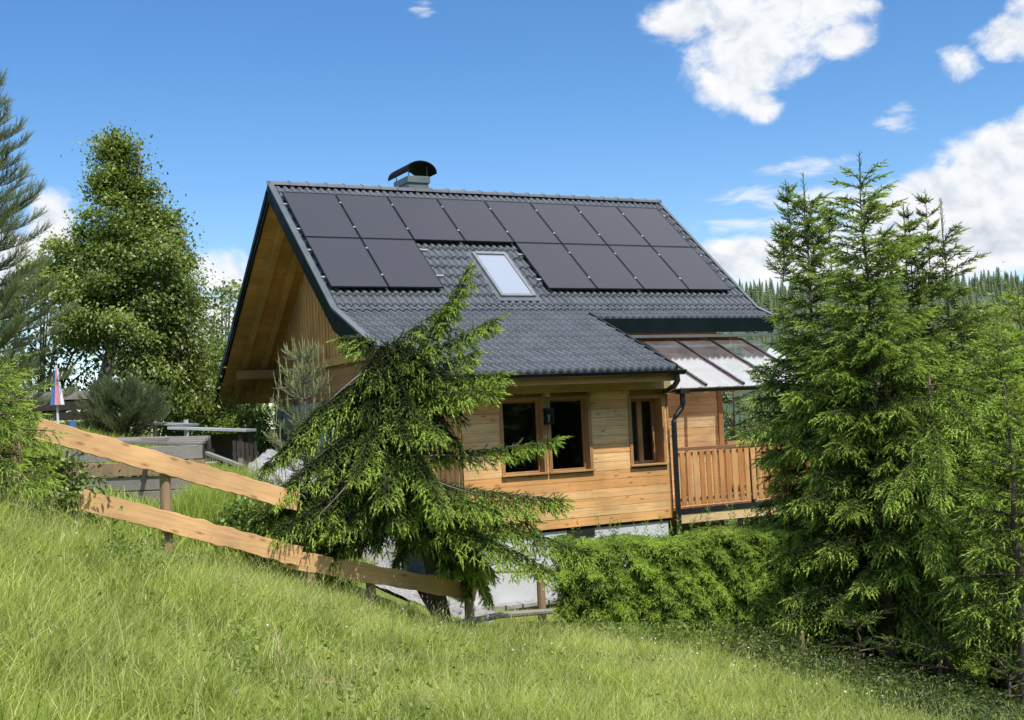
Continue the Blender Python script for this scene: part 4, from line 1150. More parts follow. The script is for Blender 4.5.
# rubble stones
def stone(s, d, r, seed):
    rr = np.random.default_rng(seed); import bmesh
    bm = bmesh.new(); bmesh.ops.create_icosphere(bm, subdivisions=2, radius=1)
    k = rr.normal(size=(5, 3))
    for v in bm.verts:
        c = np.array(v.co); f = 1 + .16 * sum(np.sin(c @ kk * 1.7) for kk in k) / 2
        v.co = Vector((c[0] * r * f * rr.uniform(.95, 1.05), c[1] * r * .8 * f, c[2] * r * .6 * f))
    me = bpy.data.meshes.new('stone'); bm.to_mesh(me); bm.free(); me.materials.append(M['rubble'])
    at = me.attributes.new('tint', 'FLOAT', 'POINT')
    o = bpy.data.objects.new('stone', me); col.objects.link(o); o.location = G(s, d, r * .3); o.rotation_euler = (0, 0, rr.uniform(0, 6))
    return o
k = 0
for (s, d, r) in ((-4.15, 16.2, .13), (-3.95, 16.5, .09), (-3.75, 16.7, .16), (-3.55, 17.0, .12), (-3.35, 16.9, .2), (-3.2, 17.3, .15), (-3.6, 16.4, .1), (-1.5, 18.4, .14), (-1.25, 18.8, .18), (-1.0, 18.3, .12), (-.85, 19.0, .15), (-1.7, 18.9, .2), (-1.35, 18.1, .1), (-.6, 18.8, .1)):
    o = stone(s, d, r, 50 + k); k += 1
    tag(o, 'loose grey rubble stone on the bank behind the plank fence' if s < -3 else 'loose grey rubble stone on the ground before the white basement wall', 'stone', 'rubble stones behind the plank fence' if s < -3 else 'rubble stones before the basement wall')
rg = MB(); rr_ = random.Random(4)
S_, D_ = np.meshgrid(np.linspace(-2.1, -.45, 18), np.linspace(17.7, 20.4, 22))
Zb = ground_z(S_, D_) + .03 + rng.uniform(-.015, .03, S_.shape)
V = CAM[None] * [1, 1, 0] + S_.ravel()[:, None] * RH + D_.ravel()[:, None] * FH; V[:, 2] = Zb.ravel()
i = np.arange(18 * 22).reshape(22, 18); Q = np.stack([i[:-1, :-1], i[:-1, 1:], i[1:, 1:], i[1:, :-1]], -1).reshape(-1, 4)
o = np_mesh('gravel_patch', V, None, np.zeros(len(V)), M['gravel'], quads=Q); tag(o, 'gravel patch before the white basement wall', None, None, 'structure')
# folded parasol
pr = empty('parasol', G(-7.3, 20), 'folded blue, pink and white parasol standing in the garden', 'parasol')
pc = SD(-7.3, 20, 0)
mb = MB(); mb.tube([pc + [0, 0, gz(-7.3, 20)], pc + [0, 0, 4.38]], .02, 8); mb.build('pole', M['whitepaint'], pr)
for j, mt in enumerate(('blue', 'pink', 'white_cloth', 'blue', 'pink', 'white_cloth', 'blue', 'white_cloth')):
    a0, a1 = 2 * math.pi * j / 8 + 3.4, 2 * math.pi * (j + 1) / 8 + 3.4
    mb = MB(); vs = []
    for t in range(9):
        f = t / 8; r_ = .012 + .105 * f ** .9; z = 4.36 - .62 * f
        for a, rr2 in ((a0, r_), ((a0 + a1) / 2, r_ * .7), (a1, r_)):
            vs.append(pc + [math.cos(a) * rr2, math.sin(a) * rr2, z])
    mb.add(vs, [(t * 3 + q, t * 3 + q + 1, t * 3 + q + 4, t * 3 + q + 3) for t in range(8) for q in (0, 1)]); mb.build('cloth', M[mt], pr)
bf = empty('board_fence', G(-8.5, 24), 'dark brown board fence under the leafy tree', 'fence')
for k in range(4):
    mb = MB(); mb.obox(SD(-9.6, 24, 3.45 + k * .2), SD(-7.9, 24.1, 3.43 + k * .2), .03, .16); mb.build('board', M['darkwood'] if k < 3 else M['greywood'], bf)
for s in (-9.4, -8.1):
    mb = MB(); mb.tube([SD(s, 24.1, 3.0), SD(s, 24.1, 4.2)], .05, 6); mb.build('post', M['darkwood'], bf)
bk = MB(); c_ = SD(-6.9, 19.5, 0)
bk.tube([c_ + [0, 0, 3.34], c_ + [0, 0, 3.47]], [.05, .065], 12); tag(bk.build('bucket', M['blue'], None), 'small blue bucket near the foot of the folded parasol', 'bucket')

# ================================================================== TREES
# --- the storm-bent spruce in front of the house
def bent_spruce():
    global rng
    rng = np.random.default_rng(101)
    loc = G(-.95, 16.05)
    e = empty('spruce_tree', loc, 'broken-topped drooping spruce leaning over the plank fence before the house', 'tree')
    P = lambda o: SD(-1.37 + o[0], 15.3 + o[1], o[2])
    c = Crown(); tb = MB()
    tb.tube([loc - [0, 0, .2], P((.22, .4, 1.5)), P((.05, .12, 2.5)), P((-.12, 0, 3.4)), P((-.27, 0, 4.2))], [.10, .085, .07, .05, .025], 10)
    for (a, b, d, side) in BOUGHS:
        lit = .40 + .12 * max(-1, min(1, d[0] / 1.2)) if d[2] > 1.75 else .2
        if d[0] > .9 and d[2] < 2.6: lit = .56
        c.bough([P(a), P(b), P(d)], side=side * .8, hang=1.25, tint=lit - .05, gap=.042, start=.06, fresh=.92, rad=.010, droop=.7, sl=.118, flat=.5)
    r2 = np.random.default_rng(5)
    for k in range(140):     # filling boughs all round the stem
        z = r2.uniform(1.95, 4.1); an = r2.uniform(0, 6.28); ln = r2.uniform(.45, .95) * (1.15 - .25 * (z - 1) / 3) * .92
        hd = RH * math.cos(an) + FH * math.sin(an)
        if math.cos(an) > .1 and 2.0 < z < 3.1: ln *= .4
        p0 = P((-.1 * (z - 1) / 3, 0, z))
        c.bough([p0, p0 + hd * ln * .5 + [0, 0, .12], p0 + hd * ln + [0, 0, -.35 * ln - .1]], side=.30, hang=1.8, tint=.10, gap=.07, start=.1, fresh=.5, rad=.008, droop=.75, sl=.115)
    # bare grey limbs
    for (a, b, d) in (((-.28, -.2, 3.9), (-.5, -.5, 3.75), (-.85, -.65, 3.42)), ((-.2, -.2, 3.0), (-.55, -.75, 2.5), (-1.1, -.9, 2.0)), ((.2, -.2, 2.75), (.6, -.2, 2.8), (1.15, -.3, 2.65)), ((.1, -.3, 2.6), (.5, -.6, 2.4), (.9, -.7, 2.3))):
        tb.tube([(1 - t) ** 2 * P(a) + 2 * t * (1 - t) * P(b) + t * t * P(d) for t in np.linspace(0, 1, 8)], [.016 * (1 - .7 * t) for t in np.linspace(0, 1, 8)], 6)
    b = len(tb.v); tb.v += c.wood.v; tb.f += [tuple(b + i for i in f) for f in c.wood.f]; tb.t += c.wood.t
    tb.build('trunk', M['greybark'], e, smooth=True)
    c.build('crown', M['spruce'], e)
BOUGHS = [
    ((-0.27, 0.00, 3.46), (0.31, -0.10, 4.11), (0.86, -0.20, 4.95), 0.42),
    ((-0.24, 0.00, 4.07), (0.18, 0.10, 4.36), (0.67, 0.10, 4.64), 0.37),
    ((-0.27, 0.00, 4.13), (-0.34, 0.00, 4.29), (-0.67, -0.10, 4.24), 0.32),
    ((-0.18, 0.00, 3.80), (0.49, -0.20, 4.10), (1.18, -0.30, 4.36), 0.32),
    ((-0.18, 0.00, 3.58), (0.49, -0.10, 3.73), (1.22, -0.30, 3.71), 0.42),
    ((-0.12, 0.00, 3.45), (0.49, -0.30, 3.57), (1.10, -0.50, 3.49), 0.32),
    ((-0.10, 0.00, 3.70), (0.37, 0.20, 3.92), (0.86, 0.40, 3.99), 0.42),
    ((-0.06, 0.00, 2.84), (0.86, -0.10, 2.73), (1.81, -0.30, 2.89), 0.24),
    ((-0.02, 0.00, 2.47), (0.49, -0.40, 2.32), (1.10, -0.70, 2.11), 0.37),
    ((-0.02, 0.00, 2.49), (0.98, -0.20, 2.30), (1.86, -0.40, 2.18), 0.42),
    ((0.00, 0.00, 2.35), (0.98, -0.30, 1.99), (2.13, -0.60, 1.57), 0.44),
    ((0.00, 0.00, 2.22), (0.86, -0.50, 1.88), (1.71, -1.00, 1.41), 0.42),
    ((0.18, 0.00, 2.46), (0.61, 0.30, 1.95), (0.98, 0.30, 1.32), 0.42),
    ((0.24, 0.00, 2.33), (0.55, 0.30, 1.83), (0.76, 0.30, 1.27), 0.42),
    ((-0.18, 0.00, 3.82), (-0.86, -0.30, 3.67), (-1.35, -0.50, 2.96), 0.42),
    ((-0.24, 0.00, 3.64), (-0.92, -0.30, 3.37), (-1.57, -0.60, 2.77), 0.42),
    ((-0.15, 0.00, 3.33), (-0.86, -0.50, 3.00), (-1.42, -0.90, 2.42), 0.44),
    ((-0.12, 0.00, 2.96), (-0.86, -0.20, 2.63), (-1.64, -0.40, 2.21), 0.44),
    ((-0.10, 0.00, 2.78), (-0.86, -0.40, 2.51), (-1.66, -0.80, 2.12), 0.44),
    ((-0.06, 0.00, 2.78), (-0.73, -0.50, 2.41), (-1.40, -1.00, 2.02), 0.42),
    ((-0.06, 0.00, 2.72), (-0.37, -0.40, 2.36), (-0.80, -0.80, 1.99), 0.39),
    ((-0.18, 0.00, 3.64), (-0.31, -0.50, 3.22), (-0.49, -0.90, 2.62), 0.44),
    ((-0.12, 0.00, 3.33), (-0.12, -0.50, 2.90), (-0.18, -0.90, 2.36), 0.44),
    ((-0.12, 0.00, 3.21), (0.24, -0.50, 2.82), (0.49, -0.90, 2.20), 0.44),
    ((-0.10, 0.00, 2.84), (-0.61, 0.30, 2.62), (-0.98, 0.50, 2.27), 0.44),
    ((-0.18, 0.00, 3.52), (0.00, -0.40, 3.45), (0.49, -0.80, 3.06), 0.44),
    ((-0.18, 0.00, 3.70), (-0.61, 0.20, 3.48), (-0.98, 0.50, 2.88), 0.44),
    ((-0.06, 0.00, 2.96), (0.00, -0.30, 2.47), (0.00, -0.50, 2.04), 0.42),
    ((0.00, 0.00, 2.22), (0.49, -0.10, 1.96), (1.47, -0.10, 1.91), 0.42),
    ((0.00, 0.00, 2.84), (-0.61, -0.10, 2.32), (-1.00, -0.10, 1.93), 0.34),
    ((0.06, 0.00, 2.96), (-0.86, -0.30, 2.27), (-1.41, -0.60, 1.74), 0.37),
    ((0.06, 0.00, 2.83), (-0.49, -0.30, 2.13), (-0.92, -0.50, 1.60), 0.37),
    ((0.12, 0.00, 2.59), (0.00, 0.30, 1.86), (-0.18, 0.40, 1.50), 0.39),
    ((0.18, 0.00, 2.46), (0.31, 0.50, 1.72), (0.37, 0.50, 1.23), 0.42),
    ((0.24, 0.00, 2.33), (0.61, 0.50, 1.70), (0.67, 0.40, 1.09), 0.42),
    ((0.31, 0.00, 2.21), (0.80, 0.40, 1.57), (0.91, 0.30, 1.05), 0.42),
    ((0.24, 0.00, 2.46), (0.49, 0.10, 1.96), (0.49, -0.10, 1.47), 0.44),
    ((0.24, 0.00, 2.58), (0.73, 0.00, 2.07), (0.86, -0.20, 1.45), 0.44),
]
bent_spruce()

# --- spruce group on the right
GR = 'spruces in the group on the right'
spruce(G(4.75, 16.5), 7.1, 1.65, 201, 'tallest front spruce of the right-hand group with pale drooping boughs', GR, z_low=1.4, side=.36, tint=.36, hang=1.5, fresh=.6, whorl=.2, per=8, trunk_r=.09, shape=.74)
spruce(G(4.28, 17.7), 6.95, 1.2, 202, 'spruce with several bare spiky leaders nearest the house', GR, z_low=.9, side=.32, tint=.32, whorl=.2, per=7, leaders=[(-.2, .1, 5.7, 1.1), (.2, .12, 5.6, 1.05), (.46, .05, 5.4, 1.1), (-.4, .1, 5.4, .8)], shape=.7)
spruce(G(5.9, 18.4), 7.0, 1.6, 203, 'dark spruce with a thin bare tip behind the tallest front spruce', GR, z_low=.8, side=.32, tint=.24, whorl=.23, per=6, leaders=[(.2, .1, 5.4, 1.6), (-.2, .3, 5.6, 1.1)])
spruce(G(6.5, 18.5), 7.2, 1.55, 204, 'dark spruce with upswept side branches at the right of the group', GR, z_low=.8, side=.3, tint=.27, whorl=.25, per=6, leaders=[(-.32, 0, 5.7, 1.6)], shape=.75, fresh=.4)
spruce(G(6.7, 17.2), 5.5, 2.1, 205, 'shorter bright green spruce at the right edge of the group', GR, z_low=.4, side=.36, tint=.44, whorl=.2, per=7, mat='sprucelight')
spruce(G(5.62, 14.3), 3.9, 1.1, 206, 'slender spruce trunk with hanging boughs in the lower right corner', GR, z_low=1.3, side=.34, tint=.34, trunk_r=.10, top_bare=.03, hang=1.8)
spruce(G(8.0, 19.6), 6.3, 2.4, 207, 'pale green spruce standing further back at the right edge', GR, z_low=.5, side=.34, tint=.42, mat='sprucelight', whorl=.22, per=6)
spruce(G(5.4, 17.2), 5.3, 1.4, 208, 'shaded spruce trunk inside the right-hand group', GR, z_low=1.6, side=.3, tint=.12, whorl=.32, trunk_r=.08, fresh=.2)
spruce(G(5.25, 30.0), 5.2, 1.9, 209, 'dark spruce behind the balcony end of the house', None, z_low=.3, side=.34, tint=.2, whorl=.3, gap=.12, mat='spruce')
def low_boughs():
    """separate young spruces and their long low boughs at the foot of the group"""
    global rng
    rng = np.random.default_rng(77)
    e = empty('young_spruce', G(5.27, 15.85), 'young spruce with long low boughs drooping over the grass at the right', 'tree', None)
    c = Crown(); tb = MB(); b0 = G(5.27, 15.85)
    tb.tube([b0 - [0, 0, .1], b0 + [0, 0, 2.0], b0 + [0, 0, 4.2]], [.07, .05, .012], 9)
    P = lambda s, d, z: SD(s * 1.14, d * 1.14, 3.135 + (z - 3.135) * 1.14)
    for (a, b, d, sd_) in (((4.6, 13.9, 3.1), (4.3, 14.9, 3.3), (2.78, 15.15, 2.86), .36), ((4.6, 13.9, 2.75), (4.0, 14.9, 2.95), (3.02, 15.15, 2.55), .34),
                       ((4.6, 13.9, 2.9), (4.5, 13.3, 2.95), (4.3, 12.8, 2.2), .36), ((4.6, 13.9, 2.4), (4.9, 13.4, 2.4), (5.1, 12.9, 1.7), .34),
                       ((4.6, 13.9, 1.9), (5.0, 13.3, 1.9), (5.35, 13.0, 1.15), .30), ((4.6, 13.9, 1.6), (5.0, 13.2, 1.5), (5.2, 12.9, .72), .28),
                       ((4.6, 13.9, 2.1), (4.4, 13.3, 2.2), (4.2, 12.9, 1.5), .34), ((4.6, 13.9, 1.7), (4.6, 13.3, 1.6), (4.65, 12.9, .95), .3),
                       ((4.6, 13.9, 3.2), (4.7, 13.4, 3.3), (4.9, 13.0, 2.6), .34), ((4.6, 13.9, 2.6), (4.3, 13.4, 2.7), (3.9, 13.2, 2.1), .34),
                       ((4.6, 13.9, 3.0), (4.1, 14.4, 3.2), (3.5, 14.6, 2.7), .34), ((4.6, 13.9, 3.3), (5.0, 13.6, 3.4), (5.6, 13.4, 2.7), .34)):
        c.bough([P(*a), P(*b), P(*d)], side=sd_, hang=1.5, tint=.48, gap=.055, start=.2, fresh=.7, rad=.012, droop=.8, sl=.12)
    b = len(tb.v); tb.v += c.wood.v; tb.f += [tuple(b + i for i in f) for f in c.wood.f]; tb.t += c.wood.t
    tb.build('trunk', M['bark'], e, smooth=True); c.build('crown', M['sprucelight'], e)
low_boughs()
# young spruces put in to fill the dark, shade painted into their tint
for k, (s, d, h, r, lab) in enumerate(((4.45, 16.9, 1.7, .8, 'young spruce in painted shade closing the hedge beneath the spruce group'), (5.1, 17.2, 1.5, .8, 'low young spruce in painted shade between the trunks of the spruce group'), (6.2, 17.0, 1.8, .95, 'young spruce in painted shade behind the slender trunk at the lower right'), (6.9, 16.4, 1.9, .95, 'young spruce in painted shade at the right edge below the group'), (4.0, 15.2, .75, .6, 'added low young spruce in painted shade crouching in front of the group trunks'), (4.75, 14.6, .9, .7, 'added low young spruce in painted shade in front of the trunks at the lower right'), (5.1, 13.4, .7, .6, 'added low young spruce in painted shade beside the slender trunk in the lower right corner'))):
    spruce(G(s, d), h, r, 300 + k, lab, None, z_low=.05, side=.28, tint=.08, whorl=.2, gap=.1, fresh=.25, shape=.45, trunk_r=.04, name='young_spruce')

# --- clipped spruce hedge
def hedge():
    global rng
    rng = np.random.default_rng(404)
    S0, S1, DF, DB = .52, 4.25, 16.75, 17.75
    e = empty('spruce_hedge', G(2.2, 17.2), 'clipped bright green spruce hedge below the balcony', 'hedge')
    c = Crown()
    top = lambda s: 1.46 + .04 * np.sin(s * 2.1 + 1) + .03 * np.sin(s * 5.3) - .25 * np.clip(.9 - s, 0, 1) - .15 * np.clip(s - 3.5, 0, 1)
    n = 9800
    f = rng.random(n); s = rng.uniform(S0, S1, n); tp = top(s); zb = ground_z(s, np.full(n, DF))
    onT = f < .40
    z = np.where(onT, tp, zb + .1 + (tp - zb - .1) * rng.random(n) ** .85)
    lump = .075 * np.sin(s * 6.1 + 2 * np.sin(z * 5)) * np.sin(z * 8.3 + 1.3 * np.sin(s * 4.4)) + .05 * np.sin(s * 17 + z * 13)
    d = np.where(onT, rng.uniform(DF, DB, n), DF + rng.uniform(-.06, .10, n) + lump + .20 * np.abs((z - zb) / (tp - zb) - .55) ** 2)
    left = rng.random(n) < .08
    s = np.where(left, S0 + rng.uniform(-.05, .15, n), s); d = np.where(left, rng.uniform(DF, DB, n), d)
    z = np.where(onT, z + .12 * lump, z)
    P = CAM[None] * [1, 1, 0] + s[:, None] * RH + d[:, None] * FH; P[:, 2] = z
    outv = np.where(onT[:, None], np.array([0, 0, .35]) - FH[None] * .5, -FH[None] * .9)
    outv = np.where(left[:, None], -RH[None] * .8, outv)
    D = unit(outv + rng.normal(scale=.5, size=(n, 3)) * [1, 1, .5] + np.where(onT[:, None], 0, 1) * np.array([0, 0, .10]))
    P = P - D * .10
    end_shade = np.clip((s - 3.7) / .5, 0, 1)  # right end painted darker, as shade under the spruces
    c.branchlets(P, D, rng.uniform(.10, .22, n), 2.2 * np.ones(n), .60 - 2.2 * np.clip(lump, -.12, .12) + rng.uniform(-.1, .1, n) - .2 * end_shade + .1 * onT, fresh=.5, sl=.062, step=.045, side=.85)  # hollows painted darker and the top lighter, as light falls
    # upright sprigs on top
    m = 45; s = rng.uniform(S0 + .2, S1 - .2, m)
    P = CAM[None] * [1, 1, 0] + s[:, None] * RH + rng.uniform(DF + .2, DB, m)[:, None] * FH[None]; P[:, 2] = top(s)
    c.branchlets(P, np.array([0, 0, 1.0]) + rng.normal(scale=.25, size=(m, 3)), rng.uniform(.14, .34, m), .1 * np.ones(m), np.full(m, .5), fresh=.4, sl=.07)
    # inner shoots painted near-black for the shade within, and stems
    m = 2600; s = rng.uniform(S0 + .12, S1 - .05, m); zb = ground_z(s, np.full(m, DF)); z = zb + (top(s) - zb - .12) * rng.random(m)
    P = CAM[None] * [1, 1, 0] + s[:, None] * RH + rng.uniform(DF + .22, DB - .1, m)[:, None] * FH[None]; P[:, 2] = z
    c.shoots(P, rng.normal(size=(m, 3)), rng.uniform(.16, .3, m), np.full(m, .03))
    mb = MB()
    for s_ in np.arange(S0 + .25, S1, .42):
        b = G(s_, 17.25, -.1); mb.tube([b, b + [.02, .01, .7], b + [0, .03, 1.35]], [.04, .03, .012], 7)
        for k in range(7):
            h = rng.uniform(.2, 1.1); an = rng.uniform(0, 6.28); mb.tube([b + [0, 0, h], b + [math.cos(an) * .4, math.sin(an) * .4, h + .12]], [.012, .005], 4)
    mb.build('stem', M['bark'], e)
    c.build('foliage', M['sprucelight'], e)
hedge()

# --- pine sapling and left-hand conifers
def pine(loc, H, Rm, seed, label, name='pine_tree', mat='pine', z_low=.1, whorl=.32, per=5, shoot=.2, tint=.35, up=.8, candles=False, trunk_r=.05, width=.7, br=BR_PINE, tw=4):
    global rng
    rng = np.random.default_rng(seed); loc = np.array(loc, float)
    e = empty(name, loc, label, 'tree'); c = Crown(); tb = MB()
    tb.tube([loc + [0, 0, H * f] for f in np.linspace(-.02, 1, 8)], [trunk_r * (1 - max(f, 0)) + .006 for f in np.linspace(-.02, 1, 8)], 8)
    O, D, Ln, T = [], [], [], []; CD = []
    z = z_low
    while z < H * .97:
        f = z / H; rad = Rm * (1 - f) ** .7 * (.7 + .3 * min(1, f / .3)); a0 = rng.uniform(0, 6.28)
        for i in range(per):
            an = a0 + 6.283 * i / per + rng.uniform(-.3, .3); ln = rad * rng.uniform(.6, 1.15) + .06
            hd = np.array([math.cos(an), math.sin(an), 0]); p0 = loc + [0, 0, z]
            p1 = p0 + hd * ln * .6 + [0, 0, ln * .12]; p2 = p0 + hd * ln + [0, 0, ln * (.28 + .3 * f)]
            n = max(int(ln / .07), 3); t = np.linspace(.18, 1, n)
            P = ((1 - t) ** 2)[:, None] * p0 + (2 * t * (1 - t))[:, None] * p1 + (t ** 2)[:, None] * p2
            tb.tube([P[0] * 0 + p0, p1 * .5 + p0 * .25 + p2 * .25, p2], [.008 + .01 * ln, .006 + .006 * ln, .004], 4, caps=False)
            tg = unit(p2 - p0)
            for q in range(tw):
                sg = unit(np.cross(tg, [0, 0, 1.0])) * rng.uniform(-1, 1)
                dd = tg[None] * .7 + sg[None] * .9 + np.array([0, 0, up]) * rng.uniform(.5, 1.2, (n, 1)) + rng.normal(scale=.25, size=(n, 3))
                O.append(P + unit(dd) * shoot * .3 * rng.random((n, 1)) * (1 if q else 0)); D.append(dd); Ln.append(shoot * rng.uniform(.7, 1.2, n)); T.append(np.full(n, tint) + .25 * t + rng.uniform(-.15, .15, n))
            if candles:
                m = max(2, int(ln / .16)); tt = np.linspace(.45, 1, m)
                Pc = ((1 - tt) ** 2)[:, None] * p0 + (2 * tt * (1 - tt))[:, None] * p1 + (tt ** 2)[:, None] * p2
                CD.append(Pc + rng.normal(scale=.03, size=(m, 3)))
        z += whorl * rng.uniform(.8, 1.15)
    c.shoots(np.concatenate(O), np.concatenate(D), np.concatenate(Ln), np.concatenate(T))
    tb.build('trunk', M['greybark'], e, smooth=True)
    O = np.concatenate(c.O); D = np.concatenate(c.D); Ln = np.concatenate(c.L); T = np.concatenate(c.T)
    V, Tr, ti = inst(br[0], br[1], O, D, Ln, W=Ln * width, ttx=br[2], tint=T)
    if candles:
        tops = loc + np.array([[0, 0, H * .90], [.04, 0, H * .88], [-.05, .02, H * .88], [.02, .05, H * .87], [-.30, .0, H * .82]])
        Oc = np.concatenate([tops] + CD); m = len(Oc)
        Lc = np.concatenate([[.55, .42, .42, .36, .5], rng.uniform(.16, .34, m - 5)])
        Dc = np.array([0, 0, 1.0]) + np.concatenate([[[0, 0, 0], [.16, 0, 0], [-.18, 0, 0], [.05, .1, 0], [-.05, 0, 0]], rng.normal(scale=.08, size=(m - 5, 3))])
        Vc, Tc, tc_ = inst(BR_CANDLE[0], BR_CANDLE[1], Oc, Dc, Lc, W=np.full(m, .15), tint=np.full(m, .85), ttx=BR_CANDLE[2])
        V = np.concatenate([V, Vc]); Tr = np.concatenate([Tr, Tc + len(ti)]); ti = np.concatenate([ti, tc_])
    np_mesh('crown', V, Tr, ti, M[mat], e)
    return e
pine(G(-2.62, 15.7), 4.2 - gz(-2.62, 15.7), .8, 501, 'silvery pine sapling with upright candles left of the broken spruce', 'pine_sapling', 'sapling', z_low=.2, whorl=.23, per=5, shoot=.17, tint=.4, candles=True, trunk_r=.03, width=.75)
pine(G(-8.3, 20.0), 6.0, 1.35, 502, 'tall blue-green pine at the left edge with upswept tips', z_low=.4, whorl=.28, per=6, shoot=.24, tint=.46, trunk_r=.09, width=.5, tw=8, up=.8)
pine(G(-7.5, 24), 1.05, 1.0, 503, 'round dark mountain pine below the leafy tree', 'mountain_pine', 'pine', z_low=.08, whorl=.1, per=9, shoot=.28, tint=.12, up=1.2, trunk_r=.04, width=.6)
spruce(G(-5.3, 11.7), 1.75, .9, 504, 'yellow-green young spruce with drooping sprays at the left edge above the plank', None, z_low=.1, side=.28, tint=.46, whorl=.11, per=8, mat='sprucelight', trunk_r=.035, name='young_spruce', shape=.5, gap=.075, sl=.075, hang=2.0)
spruce(G(-5.3, 12.9), 1.5, .7, 505, 'feathery young spruce behind the upper end of the planks', None, z_low=.1, side=.26, tint=.4, whorl=.12, per=7, mat='sprucelight', trunk_r=.03, name='young_spruce', shape=.5, sl=.075)
spruce(G(-5.25, 11.3), .95, .55, 506, 'small spruce with dead brown needles at the left edge', None, z_low=.1, side=.2, tint=.4, whorl=.17, per=5, mat='deadneedle', trunk_r=.03, name='young_spruce', shape=.5, sl=.07, dens=.8)

# --- broad-leaved trees and shrubs
def envelope(n, c, rad, H, seed, prof, shell=.55):
    r = np.random.default_rng(seed); out = []
    while len(out) < n:
        f = r.random(); a = r.uniform(0, 6.28); R_ = prof(f) * rad * (1 + .16 * math.sin(3 * a + 9 * f) + .1 * math.sin(7 * a - 5 * f))
        if r.random() > prof(f) + .15: continue
        q = (shell + (1 - shell) * r.random()) if r.random() < .8 else r.random() * shell
        out.append([c[0] + math.cos(a) * R_ * q, c[1] + math.sin(a) * R_ * q, c[2] + H * f])
    return np.array(out)
cb_ = SD(-8.15, 27.2, 3.7)
cl = envelope(330, cb_, 1.95, 6.1, 21, lambda f: (math.sin(math.pi * min(1, (f * .78 + .17))) ** .8) * (1 if f < .42 else max(0.03, 1 - ((f - .42) / .6) ** 1.1 * .97)))
cl = cl + ((cl[:, 2:3] - 3.7) / 6.1 - .35) * (-.55) * RH[None]
_s, _d = world_to_sd(cl[:, 0], cl[:, 1]); cl = cl[~((cl[:, 2] < 5.3) & (_s < -8.0))]; _s, _d = world_to_sd(cl[:, 0], cl[:, 1]); cl[:, :2] += (np.minimum(0, -7.2 - _s)[:, None] * RH[None, :2])
lm = MB(); t0 = G(-8.95, 26.3); t1 = SD(-8.55, 26.8, 5.2); t2 = SD(-8.0, 27.2, 7.0); t3 = SD(-7.95, 27.2, 9.7)
lm.tube([t0 - [0, 0, .2], (t0 + t1) / 2 + [.03, 0, 0], t1, t2, t3], [.17, .14, .12, .08, .02], 10)
lm.tube([t0 + [.05, 0, .8], SD(-8.0, 26.7, 5.0), SD(-7.2, 26.8, 5.9)], [.09, .07, .03], 8)
lm.tube([t1, SD(-8.9, 27, 6.2), SD(-9.3, 27, 7.2)], [.07, .05, .02], 7)
for k in range(0, len(cl), 6):
    p = cl[k]; zt = min(max(p[2] - .7, 4.6), 9.2); f = (zt - 5.2) / 4.5; ax_ = t1 + (t3 - t1) * max(0, min(1, f)); ax_[2] = zt
    lm.tube([ax_, (ax_ + p) / 2 + [0, 0, .1], p], [.028, .018, .008], 5, caps=False)
leafy('leafy_tree', G(-8.9, 26.3), 'tall dense broad-leaved tree with a pointed crown left of the house', 'tree', cl, 340, .088, 'leaf', .215, 31, lm, tint=.37)
# pointed conifer-like tip
def bush(s, d, h, r, n, lab, mat, leaf, seed, per=70, tint=.45, spread=.25, name='leafy_shrub', base=0.0):
    b = G(s, d); cl = envelope(n, b + [0, 0, .12 * min(h, 1) + base], r, h, seed, lambda f: math.sin(math.pi * (.2 + .72 * f)) ** .7)
    mb = MB()
    for k in range(0, n, 4): mb.tube([b - [0, 0, .05 * h], (b + cl[k]) / 2 + [0, 0, .06 * h], cl[k]], [.012 * h, .008 * h, .003 * h], 5, caps=False)
    leafy(name, b, lab, 'tree' if name.endswith('tree') else 'shrub', cl, per, leaf, mat, spread, seed + 1, mb, tint=tint)
bush(-8.2, 35.0, 5.0, 2.2, 130, 'rounded leafy tree between the pointed tree and the house', 'leaf', .12, 41, name='leafy_tree', tint=.36)
bush(-7.6, 31.8, 2.6, 1.3, 90, 'bright leafy shrub below the eave of the house', 'leaflight', .11, 43, tint=.45)
bush(-5.9, 27.6, .9, .6, 60, 'leafy shrub hanging over the shed beside the house corner', 'leaflight', .1, 45, tint=.45)
bush(-10.6, 28, 3.2, 1.8, 90, 'dark leafy shrub behind the folded parasol', 'leaf', .12, 47, tint=.25)
bush(-7.6, 30.5, 1.6, 1.2, 60, 'leafy shrub behind the mountain pine', 'leaf', .12, 71, tint=.4)
bush(-3.3, 15.7, .75, .5, 40, 'low leafy bramble under the lower end of the upper plank', 'leaflight', .07, 49, tint=.4, spread=.14)
bush(-2.7, 15.6, .7, .5, 40, 'dark leafy bramble between plank fence and pine sapling', 'leaf', .07, 51, tint=.35, spread=.14)
bush(-4.75, 13.1, .62, .42, 36, 'bramble growing through the plank ends at the upper left', 'leaf', .06, 53, tint=.4, spread=.12)
bush(11.4, 26, 6.9, 3.2, 190, 'pale leafy tree behind the spruces at the right edge', 'leaflight', .12, 55, name='leafy_tree', per=130, tint=.45, spread=.4)
bush(9.2, 23.5, 6.3, 2.0, 150, 'leafy tree beyond the right-hand spruce group', 'leaf', .11, 57, name='leafy_tree', per=120, tint=.5, spread=.35)
bush(7.2, 25.5, 3.5, 1.5, 80, 'leafy shrub behind the balcony end', 'leaf', .14, 59, name='leafy_shrub', per=60, tint=.3, spread=.35)
bush(-3.18, 10.0, .34, .26, 26, 'small leafy bush standing alone in the sloping meadow', 'leaflight', .035, 61, per=60, tint=.5, spread=.09, name='meadow_bush')
bush(-2.02, 9.0, .26, .12, 10, 'pale yellow-green broadleaf seedling low in the meadow', 'leaflight', .05, 63, per=22, tint=.9, spread=.045, name='seedling')
